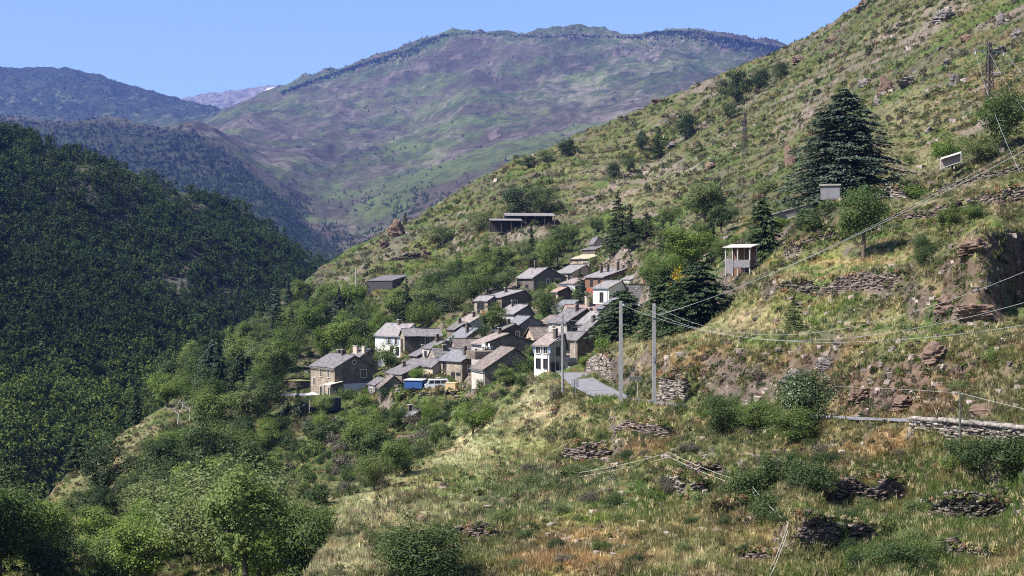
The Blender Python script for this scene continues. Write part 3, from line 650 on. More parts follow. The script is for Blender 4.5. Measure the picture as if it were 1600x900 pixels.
def leaves_mesh(name, c, n, size, tint, rng, aspect=.62, axis=None):
    """pointed leaf-sprig faces (two triangles folded along the rib) at c, facing n"""
    m = len(c); n = n / (np.linalg.norm(n, axis=1)[:, None] + 1e-9)
    if axis is None: a, b = frame_from(n, rng)
    else:
        a = axis / (np.linalg.norm(axis, axis=1)[:, None] + 1e-9); b = np.cross(n, a); b /= np.linalg.norm(b, axis=1)[:, None] + 1e-9
    s = size[:, None] * .5
    fold = n * s * .35
    V = np.empty((m, 4, 3)); V[:, 0] = c - a * s; V[:, 1] = c + b * s * aspect + fold; V[:, 2] = c + a * s; V[:, 3] = c - b * s * aspect + fold
    i = np.arange(m)[:, None] * 4
    faces = np.concatenate([i + np.array([[0, 1, 2]]), i + np.array([[0, 2, 3]])])
    me = np_mesh(name, V.reshape(-1, 3), faces)
    at = me.attributes.new('tint', 'FLOAT', 'POINT'); at.data.foreach_set('value', np.repeat(tint, 4).astype(np.float32))
    return me

def tubes_mesh(name, segs, k=5):
    V = []; Fc = []
    for a, b, ra, rb in segs:
        a = np.array(a, float); b = np.array(b, float); t = b - a; t /= np.linalg.norm(t) + 1e-9
        u = np.cross(t, [0, 0, 1.0] if abs(t[2]) < .9 else [1.0, 0, 0]); u /= np.linalg.norm(u); v = np.cross(t, u)
        o = len(V)
        for c, r in ((a, ra), (b, rb)):
            for i in range(k):
                an = 2 * math.pi * i / k; V.append(c + (u * math.cos(an) + v * math.sin(an)) * r)
        for i in range(k): Fc.append((o + i, o + (i + 1) % k, o + k + (i + 1) % k, o + k + i))
    return np_mesh(name, V, Fc, True)

def broadleaf(seed, H=8.0, W=7.0, bare=.18, nleaf=6500, leaf=.25, nclump=46, squash=.8, lean=0.1):
    """crown and trunk meshes of one deciduous tree, base at the origin"""
    rng = np.random.default_rng(seed)
    zc = H * (bare + (1 - bare) * .52); hz = H * (1 - bare) * .52
    ph = rng.uniform(0, 6.28, 6); ctr = []
    while len(ctr) < nclump:
        v = rng.normal(size=3); v /= np.linalg.norm(v)
        an = math.atan2(v[1], v[0]); lob = 1 + .20 * math.sin(3 * an + ph[0] + v[2] * 2) + .13 * math.sin(5 * an + ph[1] - v[2] * 3)
        r = rng.uniform(.25, 1.0) ** .55 * lob * .86
        taper = 1.0 if v[2] > 0 else 1 - .25 * abs(v[2])
        ctr.append((v[0] * r * W * .5 * taper + lean * H * (v[2] * .5), v[1] * r * W * .5 * taper, zc + v[2] * r * hz))
    ctr = np.array(ctr); rad = rng.uniform(.10, .20, nclump) * W
    per = rng.multinomial(nleaf, (rad ** 2) / np.sum(rad ** 2))
    idx = np.repeat(np.arange(nclump), per)
    v = rng.normal(size=(nleaf, 3)); v /= np.linalg.norm(v, axis=1)[:, None]
    r = rng.uniform(0.15, 1, nleaf) ** .45 * (1 + .25 * rng.normal(size=nleaf))
    c = ctr[idx] + v * (rad[idx] * r)[:, None] * np.array((1, 1, squash))
    out = c - np.array((0, 0, zc)); out /= np.linalg.norm(out, axis=1)[:, None] + 1e-9
    n = v * .6 + out * .35 + np.array((-.15, -.1, .65)) + rng.normal(size=(nleaf, 3)) * .45
    tint = rng.uniform(0, 1, nclump)[idx] * .6 + rng.uniform(0, 1, nleaf) * .4
    crown = leaves_mesh('crown', c, n, leaf * rng.uniform(.6, 1.35, nleaf), tint, rng)
    tr = H * .022 + .05; fork = H * (bare + .12)
    segs = [((0, 0, -1.0), (0.02 * H, 0, fork * .5), tr * 1.25, tr), ((0.02 * H, 0, fork * .5), (0.03 * H, .01 * H, fork), tr, tr * .8)]
    far = np.argsort(-rng.uniform(size=nclump))[:11]
    for q in far:
        e = ctr[q]; mid = (np.array((0.03 * H, .01 * H, fork)) * .5 + e * .5) + np.array((0, 0, .05 * H))
        segs += [((0.03 * H, .01 * H, fork), mid, tr * .55, tr * .32), (mid, e, tr * .32, tr * .1)]
    return crown, tubes_mesh('trunk', segs)

def conifer(seed, H=12.0, W=6.0, nleaf=3600, whorls=20, droop=.25, rise=0.0, power=.85, leaf=.42, bare=.04, ragged=.25):
    rng = np.random.default_rng(seed); C = []; A = []; Nn = []; T = []; segs = [((0, 0, -1), (0, 0, H * .5), H * .018 + .04, H * .011), ((0, 0, H * .5), (0, 0, H), H * .011, .01)]
    tot = 0
    lev = np.linspace(bare, .985, whorls)
    wts = (1 - lev) ** power + .08
    for l, wt in zip(lev, wts / wts.sum()):
        nb = max(4, int(9 * (1 - l) + 4)); per = max(3, int(nleaf * wt / nb))
        for b in range(nb):
            an = rng.uniform(0, 6.283); L = W * .5 * (1 - l) ** power * rng.uniform(1 - ragged, 1.0 + ragged * .5) + .12
            z0 = l * H + rng.normal() * H * .012
            d = np.array((math.cos(an), math.sin(an), 0)); sd = np.array((-d[1], d[0], 0))
            t = rng.uniform(.08, 1, per) ** .75
            zz = z0 + rise * L * t - droop * L * t ** 1.8
            c = d * (L * t)[:, None]; c[:, 2] = zz
            side = rng.normal(size=per) * L * .20 * (1.15 - t); c += sd * side[:, None]; c[:, 2] -= np.abs(rng.normal(size=per)) * .05 * H * .2
            ax = d[None, :] * (.8 + .2 * rng.uniform(size=(per, 1))) + sd * np.sign(side)[:, None] * .55; ax[:, 2] -= .15 + droop * t
            C.append(c); A.append(ax); Nn.append(np.stack([rng.normal(size=per) * .35, rng.normal(size=per) * .35, np.ones(per)], 1))
            T.append(np.full(per, rng.uniform(0, 1)) * .6 + rng.uniform(size=per) * .4)
            if b % 2 == 0: segs.append(((0, 0, z0), tuple(d * L * .8 + np.array((0, 0, z0 + rise * L * .8 - droop * L * .66))), .02 + .008 * L, .01))
    c = np.concatenate(C); m = len(c)
    crown = leaves_mesh('crown', c, np.concatenate(Nn), leaf * rng.uniform(.6, 1.4, m), np.concatenate(T), rng, .42, np.concatenate(A))
    return crown, tubes_mesh('trunk', segs, 4)

def shrub(seed, H=1.8, W=2.4, nleaf=900, leaf=.18, nclump=18):
    rng = np.random.default_rng(seed)
    an = rng.uniform(0, 6.283, nclump); r = np.sqrt(rng.uniform(0, 1, nclump)) * W * .36; z = rng.uniform(.15, .78, nclump) * H * (1 - .5 * (r / (W * .5)) ** 2)
    ctr = np.stack([np.cos(an) * r, np.sin(an) * r, z], 1); rad = rng.uniform(.14, .26, nclump) * W
    idx = rng.integers(0, nclump, nleaf); v = rng.normal(size=(nleaf, 3)); v /= np.linalg.norm(v, axis=1)[:, None]
    rr = rng.uniform(.1, 1, nleaf) ** .5 * (1 + .22 * rng.normal(size=nleaf))
    c = ctr[idx] + v * (rad[idx] * rr)[:, None]; c[:, 2] = np.maximum(c[:, 2], -.1)
    n = v + np.array((0, 0, .4)) + rng.normal(size=(nleaf, 3)) * .45
    tint = rng.uniform(0, 1, nclump)[idx] * .6 + rng.uniform(size=nleaf) * .4
    return leaves_mesh('foliage', c, n, leaf * rng.uniform(.6, 1.4, nleaf), tint, rng)

def bare_tree(seed, H=5.0, W=4.0):
    rng = np.random.default_rng(seed); segs = []
    def grow(p, d, L, r, k):
        q = p + d * L; segs.append((p, q, r, r * .7))
        if k == 0: return
        for _ in range(3 if k > 1 else 2):
            nd = d + rng.normal(size=3) * .55; nd[2] += .1; nd /= np.linalg.norm(nd); grow(q, nd, L * rng.uniform(.6, .82), r * .6, k - 1)
    grow(np.array((0, 0, -.3)), np.array((.08, 0, 1.0)), H * .30, H * .020, 4)
    return tubes_mesh('branches', segs, 4)

L_MID = leaf_mat('leaf_mid_green', (.052, .090, .020), (.165, .212, .056), .38)
L_BRT = leaf_mat('leaf_bright_green', (.085, .145, .022), (.190, .255, .055), .42)
L_DRK = leaf_mat('leaf_dark_green', (.024, .046, .015), (.062, .096, .028), .32)
L_GRY = leaf_mat('leaf_grey_green', (.075, .105, .036), (.165, .200, .075), .38)
L_CON = leaf_mat('needle_dark', (.032, .058, .026), (.076, .112, .044), .15)
L_CED = leaf_mat('needle_blue', (.044, .072, .052), (.098, .132, .092), .12)
L_GLO = leaf_mat('leaf_glossy', (.036, .060, .018), (.075, .108, .036), .2, .36, .4)
L_BRM = leaf_mat('broom_flower', (.30, .22, .01), (.55, .40, .02))
L_TWG = leaf_mat('twiggy_scrub', (.085, .075, .060), (.15, .135, .09))
M_BARK = plain('bark', (.11, .085, .065), .95, .35, 6, bump=.4)
M_PALEBARK = plain('pale_dead_bark', (.42, .38, .34), .9, .2, 6)

BROAD = [broadleaf(10 + i, 8, w, bare, 7000, .25, nc, .8, ln) for i, (w, bare, nc, ln) in enumerate([(7.2,.14,46,.05),(6.2,.2,40,.1),(8.2,.12,54,.0),(6.6,.22,34,-.08),(7.6,.1,60,.06),(5.6,.16,38,.02)])]
BUSHY = [broadleaf(25 + i, 6, w, .0, 5200, .24, 40, .85, 0) for i, w in enumerate((6.0, 7.0, 5.2))]
CONI = [conifer(40 + i, 12, w, 5200, wh, dr, rs, pw) for i, (w, wh, dr, rs, pw) in enumerate([(5.2,22,.32,.1,.9),(6.4,20,.25,.05,.8),(4.4,24,.3,.05,1.0)])]
BUSHES = [shrub(60 + i, 1.8, w, 1000, .17) for i, w in enumerate((2.2, 2.8, 2.4, 3.2))]
NBLOB = [0]
def place_tree(x, y, z, H, Wd, proto, proto_hw, mat, name, label, cat, group=None, rz=None, bark=None):
    h0, w0 = proto_hw
    t = empty(name, (x, y, z), rz if rz is not None else random.uniform(0, 6.28)); t.scale = (Wd / w0, Wd / w0, H / h0)
    tag(t, label, cat, group)
    for me, mt, nm in ((proto[1], bark or M_BARK, 'trunk'), (proto[0], mat, 'crown')):
        o = bpy.data.objects.new(nm, me); COL.objects.link(o); o.parent = t
        if not me.materials: me.materials.append(None)
        o.material_slots[0].link = 'OBJECT'; o.material_slots[0].material = mt
    return t
def place_shrub(x, y, z, H, Wd, me, mat, name, label, cat='shrub', group=None, h0=1.8, w0=2.6):
    o = bpy.data.objects.new(name, me); COL.objects.link(o); o.location = (x, y, z); o.rotation_euler = (0, 0, random.uniform(0, 6.28))
    if not me.materials: me.materials.append(None)
    o.material_slots[0].link = 'OBJECT'; o.material_slots[0].material = mat
    o.scale = (Wd / w0, Wd / w0, H / h0); return tag(o, label, cat, group)

random.seed(4)
def spot(px, row, d=None):
    if d is None: return hill.at(px, row)
    x = (px - CX) / F * d; return Vector((x, d, float(hill.z(x, d))))
# the trees one can name: (kind, px, base row, height px, width px, label, material, distance or None)
NAMED = [
 ('cedar',1320,306,172,205,'large dark cedar with layered drooping boughs above the pale concrete hut',L_CED,198),
 ('solo',1348,410,118,88,'round leafy tree with a bare forked trunk standing alone in the orchard meadow',L_MID,154),
 ('broad',1485,372,54,50,'smaller orchard tree, first of the pair under the dark retaining wall',L_MID,148),
 ('broad',1522,378,48,40,'thin leaning orchard tree beside the dark retaining wall',L_MID,146),
 ('spruce',1242,519,64,46,'small solitary spruce on the grass terrace',L_CON,137),
 ('bigcon',1092,532,118,142,'broad dark conifer behind the twin concrete poles',L_CON,168),
 ('bigcon',1042,528,92,104,'dark conifer with a ragged top between the twin poles and the broad conifer',L_CON,176),
 ('bigcon',974,550,90,104,'dark dense evergreen crowding the shaded house beside the road',L_CON,196),
 ('broad',1082,440,82,104,'wide bright green tree above the conifers and below the open shelter',L_BRT,222),
 ('broad',1040,452,62,70,'bright green leafy tree next to the steep dark slab roof',L_BRT,240),
 ('broad',1024,485,66,60,'mid green tree beside the brick chimney of the steep slab roof',L_MID,238),
 ('pine',966,418,112,50,'tallest dark spruce above the highest house of the village',L_CON,330),
 ('pine',985,412,80,40,'shorter dark spruce leaning on the tallest one above the village',L_CON,334),
 ('pine',1010,400,56,44,'small dark conifer at the edge of the scrub above the village',L_CON,330),
 ('broad',1100,382,82,76,'grey green loose tree on the slope above the bright leafy tree',L_GRY,285),
 ('bigcon',1192,398,92,66,'dark conifer leaning over the open shelter',L_CON,None),
 ('broad',1216,372,34,44,'bright shrubby tree under the slanting concrete wall',L_BRT,196),
 ('pine',907,476,62,28,'pointed dark conifer in the middle of the village',L_CON,300),
 ('broad',851,488,42,40,'round village tree with a dark crown',L_MID,288),
 ('broad',772,528,46,54,'leafy tree spreading between the slate roofs of the village',L_MID,266),
 ('glossy',1258,664,90,112,'big round glossy bush tree overhanging the road',L_GLO,99),
 ('broad',1128,700,80,82,'rounded mid green tree on the road edge beside the russet bank',L_DRK,106),
 ('broad',1182,702,66,76,'rounded tree beside the glossy bush tree, third from it',L_MID,104),
 ('broad',1240,722,78,96,'bright leafy tree in front of the glossy bush tree',L_MID,96),
 ('broad',1565,238,104,84,'tall leafy tree below the lattice pylon',L_MID,196),
 ('broad',1486,246,56,60,'bright green fig like tree just above the tilted metal shelter',L_BRT,196),
 ('broad',1530,252,48,50,'grey green tree between the bright tree and the tall leafy tree',L_GRY,192),
 ('broad',1442,414,58,40,'dark upright bush tree at the edge of the rock hollow',L_DRK,134),
 ('broad',1150,172,66,56,'largest dark tree of the clump high on the open hillside',L_DRK,540),
 ('broad',1186,166,48,40,'second dark tree of the clump high on the open hillside',L_DRK,545),
 ('broad',1220,150,36,30,'outermost dark tree of the clump high on the open hillside',L_DRK,548),
 ('broad',1141,186,26,30,'low bush tree below the clump high on the open hillside',L_DRK,520),
 ('broad',1003,226,26,22,'first and smallest of three dark trees on the hillside terrace',L_DRK,540),
 ('pine',1029,234,36,26,'pointed dark tree in the middle of the three on the hillside terrace',L_DRK,530),
 ('broad',1072,224,46,44,'widest of the three dark trees on the hillside terrace, beside the grey boulder',L_DRK,535),
 ('broad',886,266,40,40,'dark tree casting a shadow across the hillside track near the skyline',L_DRK,580),
 ('broad',854,266,30,36,'grey green tree beside the hillside track near the skyline',L_GRY,584),
 ('broad',826,262,22,40,'low dark scrub tree nearest the skyline rocks',L_DRK,590),
 ('broad',958,280,30,24,'small grey green tree below the hillside terrace wall',L_DRK,500),
 ('broad',984,266,32,26,'thin feathery tree above the hillside terrace wall',L_GRY,515),
 ('broad',812,336,48,66,'wide dark tree behind the long farm shed roof',L_DRK,440),
 ('broad',846,330,42,54,'grey green tree behind the end of the long farm shed',L_GRY,445),
 ('broad',750,398,44,52,'grey green bush tree below the long farm shed',L_GRY,440),
 ('broad',690,382,36,54,'grey scrubby tree among the rocks near the skyline',L_GRY,480),
 ('pine',633,340,16,12,'tiny pointed conifer standing up on the skyline',L_DRK,590),
 ('broad',1281,138,16,12,'tiny dark tree alone on the open upper slope',L_DRK,500),
 ('broad',662,910,112,172,'dark bushy tree growing on the nearest slope at the bottom edge',L_DRK,70),
 ('broad',265,812,124,112,'tall dense dark tree in the middle of the gully wood',L_DRK,185),
 ('broad',165,792,100,80,'wide dark tree at the foot of the pale grass field',L_DRK,196),
 ('broad',140,850,64,84,'dark rounded tree below the pale grass field',L_DRK,176),
 ('broad',350,876,140,150,'broad light green walnut tree at the bottom of the gully wood',L_MID,126),
 ('broad',405,922,150,140,'pale green spreading tree in front of the walnut',L_MID,112),
 ('broad',486,912,160,140,'large leafy tree touching the foot of the grassy spur',L_MID,96),
 ('broad',60,912,124,136,'yellow green tree in the lower corner of the photo',L_BRT,132),
 ('broad',180,918,96,106,'dark green tree beside the yellow green corner tree',L_MID,130),
 ('broad',262,560,10,10,'tiny bush on the hill shoulder',L_DRK,470),
 ('broad',262,636,60,66,'bright green round tree at the end of the stone field bench',L_BRT,None),
 ('bigcon',332,614,84,62,'dark blue green cedar on the field bench',L_CED,None),
 ('bigcon',378,618,72,56,'dark spreading conifer beside the cedar on the field bench',L_CON,None),
 ('broad',430,616,86,70,'tall mid green tree at the end of the field bench wall',L_MID,None),
 ('pine',212,662,62,40,'dark pointed conifer at the head of the pale grass field',L_CON,None),
 ('pine',120,728,50,50,'dark squat conifer beside the pale grass field',L_CON,None),
 ('pine',466,638,42,22,'dark clipped cypress beside the slate carport',L_CON,258),
 ('broad',508,640,34,34,'rounded dark green tree in front of the arched doors',L_MID,256),
 ('broad',405,672,88,86,'leafy tree in the gully wood below the field bench',L_MID,262),
 ('broad',330,745,108,100,'tall tree standing over the dead pale branches in the gully wood',L_MID,232),
 ('broad',740,672,62,66,'bright green bushy tree on the bank below the big barn',L_BRT,196),
 ('broad',790,602,34,46,'fig tree growing against the big barn gable',L_MID,212),
 ('broad',652,592,24,26,'light green tree in front of the barn roof',L_BRT,250),
 ('broad',672,662,34,36,'bright green tree below the terrace wall of the parked van',L_BRT,222),
 ('broad',622,664,38,36,'dark green tree below the pale buttress wall',L_MID,226),
 ('broad',916,560,22,34,'yellow green shrubby tree on the wall at the road entrance',L_BRT,198),
 ('broad',606,548,42,40,'dark green tree half hiding the white house',L_MID,276),
 ('broad',568,560,44,48,'mid green tree behind the roof of the tall stone house',L_MID,298),
 ('broad',510,558,52,48,'bright rounded tree on the slope behind the tall stone house',L_BRT,330),
 ('broad',596,508,40,44,'light green tree above the white house roof',L_BRT,330),
 ('broad',760,432,40,60,'dark leafy tree above the village roofs',L_MID,352),
 ('broad',720,468,44,60,'dark green tree mass on the slope above the orange balcony',L_MID,338),
 ('broad',668,466,36,40,'dark green tree on the slope beyond the white house',L_MID,352),
]
named_boxes = []
for kind, px, row, hp, wp, lab, mat, d in NAMED:
    p = spot(px, row, d); z = p.z
    zwant = (CY - row) / F * p.y
    if z > zwant + 1.0: hp = max(hp * .8, hp - (z - zwant) * F / p.y * .6)
    if z < zwant - 1.0: hp = hp + min((zwant - z) * F / p.y, hp * .35)
    H = hp * p.y / F; W = wp * p.y / F
    big = H > 1 and p.y < 135
    if kind == 'cedar': pr = conifer(301, 15, 12.5, 26000, 64, .30, .16, .58, .46, .0, .55); hw = (15, 12.5)
    elif kind == 'bigcon': pr = conifer(310 + px, 8, 7.5, 13000, 44, .26, .16, .50, .44, .0, .5); hw = (8, 7.5)
    elif kind == 'spruce': pr = conifer(320, 4, 3, 2600, 17, .12, .10, .85, .22, .02, .35); hw = (4, 3)
    elif kind == 'pine': pr = random.choice(CONI); hw = (12, 5.4)
    elif kind == 'glossy': pr = broadleaf(330, 4, 5, .04, 7000, .17, 80, .9, 0); hw = (4, 4.9)
    elif kind == 'solo': pr = broadleaf(331, 8, 6, .30, 7000, .23, 60, .8, .02); hw = (8, 5.9)
    elif big: pr = broadleaf(340 + px, 6, 6, .06, 11000, .17, 70, .8, 0); hw = (6, 5.9)
    elif p.y > 420 or mat is L_DRK: pr = random.choice(BUSHY); hw = (6, 6.2)
    else: pr = random.choice(BROAD); hw = (8, 6.9)
    nm = {'cedar': 'cedar_tree', 'bigcon': 'conifer_tree', 'spruce': 'spruce_tree', 'pine': 'conifer_tree'}.get(kind, 'leafy_tree')
    if kind == 'pine' and mat is L_DRK: nm = 'conifer_tree'
    place_tree(p.x, p.y, z - .15, H, W, pr, hw, mat, nm, lab, 'tree')
    named_boxes.append((px, row, hp, wp, p.y))

# woodland filling: the trees of the gully, the village slope and the shoulder
def in_poly(px, row, poly):
    c = False; n = len(poly)
    for i in range(n):
        x0, y0 = poly[i]; x1, y1 = poly[i - 1]
        if (y0 > row) != (y1 > row) and px < (x1 - x0) * (row - y0) / (y1 - y0) + x0: c = not c
    return c
MARKS = [(523,600,'the tall stone house'),(617,535,'the white house with the pale roof'),(652,535,'the dark walled gable house'),(686,602,'the parked van'),(650,600,'the blue trailer'),(790,575,'the big stone barn'),
 (305,625,'the field bench wall'),(180,700,'the pale grass field'),(60,800,'the end of the pale grass field'),(600,440,'the open dark shed'),(815,340,'the long farm shed'),(284,668,'the dead pale tree'),(352,800,'the walnut tree'),(265,750,'the dense dark gully tree'),
 (640,684,'the brown hutch'),(645,646,'the brown garden shed'),(465,640,'the slate carport'),(785,470,'the broad stone house'),(845,435,'the dark timber house'),(930,390,'the tower house'),(740,500,'the orange balcony house'),
 (560,690,'the dry grass clearing'),(470,760,'the scrubby clearing'),(332,570,'the blue green cedar'),(600,770,'the grassy spur'),(480,890,'the foot of the grassy spur'),(60,880,'the yellow green corner tree'),(430,690,'the green glade'),(520,560,'the bright rounded tree'),(430,500,'the rocky skyline shoulder')]
def where(px, row):
    best = min(MARKS, key=lambda m: math.hypot(m[0] - px, (m[1] - row) * 1.2))
    dx, dy = px - best[0], row - best[1]
    if abs(dy) > abs(dx) * .7: rel = 'downhill of' if dy > 0 else 'uphill of'
    else: rel = 'on valley side of' if dx < 0 else 'on slope side of'
    if math.hypot(dx, dy) < 26: rel = 'close beside'
    return rel + ' ' + best[2]
FIELDS = [[(562,424),(645,424),(645,452),(562,456)],[(762,324),(868,324),(868,358),(762,358)],[(894,368),(958,368),(958,422),(894,422)],[(618,640),(668,640),(662,700),(618,700)],[(438,618),(486,618),(486,656),(438,656)],[(40,835),(60,775),(130,710),(215,650),(262,625),(275,640),(225,690),(195,735),(110,790),(70,840)], [(425,692),(470,670),(565,688),(545,722),(450,738)],[(360,762),(470,735),(560,740),(550,775),(470,790),(400,778)],[(190,748),(228,745),(232,790),(195,792)],          [(250,640),(380,628),(380,650),(260,660)], [(478,580),(578,550),(690,540),(740,560),(730,640),(600,640),(480,640)], [(545,802),(640,757),(720,712),(800,650),(845,610),(845,700),(600,860),(480,900)]]
REG = [
 ('gully', [(-60,930),(-60,840),(60,830),(120,795),(230,690),(300,650),(440,650),(560,660),(700,655),(725,690),(640,745),(545,795),(470,890),(430,930)], 120, (4.5,10.0), 0, 7.4),
 ('slope', [(235,640),(300,600),(350,560),(400,515),(470,470),(540,480),(600,470),(700,470),(690,500),(590,560),(480,600),(420,625),(300,625)], 62, (6,11), .30, 8.0),
 ('village', [(640,470),(720,430),(800,400),(905,380),(900,405),(815,440),(770,470),(700,500)], 26, (4.5,8.0), .12, 7.0),
 ('bank', [(600,690),(700,640),(760,620),(838,596),(842,600),(772,652),(695,702),(632,738)], 20, (2.2,4.2), 0, 4.0),
 ('upper', [(850,400),(940,360),(1060,330),(1150,330),(1180,390),(1130,410),(1060,400),(960,420)], 16, (3,6.5), .15, 7.0),
]
VILL = [(440,640),(480,612),(480,540),(585,540),(585,500),(690,500),(740,480),(745,450),(810,450),(812,410),(900,400),(960,420),(1010,440),(930,600),(850,600),(745,628),(640,638),(560,640)]
def clear(px, row, hp, wp):
    n = 0
    for u in (-.4, 0, .4):
        for v in (.35, .65, .95):
            q = (px + u * wp, row - v * hp)
            if in_poly(q[0], q[1], VILL) or any(in_poly(q[0], q[1], f) for f in FIELDS): n += 1
    return n
filled = [(b[0] and (b[0] - CX) / F * b[4], b[4]) for b in named_boxes]
tones = [(L_MID, 'mid green', .42), (L_BRT, 'bright green', .17), (L_DRK, 'dark green', .27), (L_GRY, 'grey green', .14)]
for rname, poly, count, (h0, h1), pc, gap in REG:
    xs = [p[0] for p in poly]; ys = [p[1] for p in poly]; got = 0
    for _ in range(count * 14):
        if got >= count: break
        px, row = random.uniform(min(xs), max(xs)), random.uniform(min(ys), max(ys))
        if not in_poly(px, row, poly) or any(in_poly(px, row, f) for f in FIELDS): continue
        d = float(hill.hit([px], [min(row, 935)])[0])
        if d != d or d < 70: continue
        x = (px - CX) / F * d
        if any(math.hypot(x - a, (d - b) * .6) < gap * .55 for a, b in filled): continue
        H = random.uniform(h0, h1)
        n_ = clear(px, row, H * F / d, H * .9 * F / d)
        if n_ > 1: H *= .6; n_ = clear(px, row, H * F / d, H * .9 * F / d)
        if n_ > 1: continue
        filled.append((x, d)); got += 1
        z = float(hill.z(x, d)) - .2
        if random.random() < pc:
            place_tree(x, d, z, H * 1.3, H * random.uniform(.5, .75), random.choice(CONI), (12, 5.4), random.choice([L_CON, L_CON, L_CED]), 'conifer_tree', 'dark conifer ' + where(px, row), 'tree', 'conifers among the village woods')
        else:
            r = random.random(); k = 0
            while r > tones[k][2] and k < 3: r -= tones[k][2]; k += 1
            sz = 'tall ' if H > h0 + .66 * (h1 - h0) else ('low ' if H < h0 + .33 * (h1 - h0) else '')
            place_tree(x, d, z, H, H * random.uniform(.8, 1.15), random.choice(BROAD), (8, 6.9), tones[k][0], 'leafy_tree', sz + tones[k][1] + ' leafy tree ' + where(px, row), 'tree', 'leafy trees of the gully and village woods')
brush = [(440,645),(560,655),(700,640),(760,625),(835,598),(838,600),(770,652),(705,700),(630,742),(540,786),(470,790),(440,720)]; got = 0
for _ in range(1500):
    px, row = random.uniform(430, 850), random.uniform(600, 800)
    if not in_poly(px, row, brush): continue
    d = float(hill.hit([px], [row])[0]); x = (px - CX) / F * d
    if d != d or any(math.hypot(x - a, (d - b) * .5) < 1.7 for a, b in filled): continue
    filled.append((x, d)); H = random.uniform(.9, 2.6); mt, tn = random.choice([(L_MID, 'mid green'), (L_DRK, 'dark green'), (L_DRK, 'dark green'), (L_DRK, 'dark green'), (L_GRY, 'grey green'), (L_TWG, 'brown twiggy')])
    place_shrub(x, d, float(hill.z(x, d)) - .1, H, H * random.uniform(1.1, 1.7), random.choice(BUSHES), mt, 'shrub', ('big ' if H > 1.9 else 'low ' if H < 1.3 else '') + tn + ' bush ' + where(px, row), 'shrub', 'bushes on the bank below the village'); got += 1
    if got >= 125: break
got = 0
for _ in range(700):
    px, row = random.uniform(480, 1010), random.uniform(400, 640)
    if not in_poly(px, row, VILL) or (630 < px < 728 and row > 575) or (855 < px < 935 and row > 555): continue
    d = float(hill.hit([px], [row])[0]); x = (px - CX) / F * d
    if d != d or any(math.hypot(x - a, (d - b) * .5) < 2.6 for a, b in filled): continue
    filled.append((x, d)); H = random.uniform(1.3, 2.8); mt, tn = random.choice([(L_MID, 'mid green'), (L_BRT, 'bright green'), (L_DRK, 'dark green'), (L_GRY, 'grey green')])
    place_shrub(x, d, float(hill.z(x, d)) - .1, H, H * random.uniform(1.1, 1.8), random.choice(BUSHES), mt, 'shrub', ('big ' if H > 2.2 else 'low ' if H < 1.7 else '') + tn + ' garden bush ' + where(px, row), 'shrub', 'garden bushes between the village houses'); got += 1
    if got >= 70: break
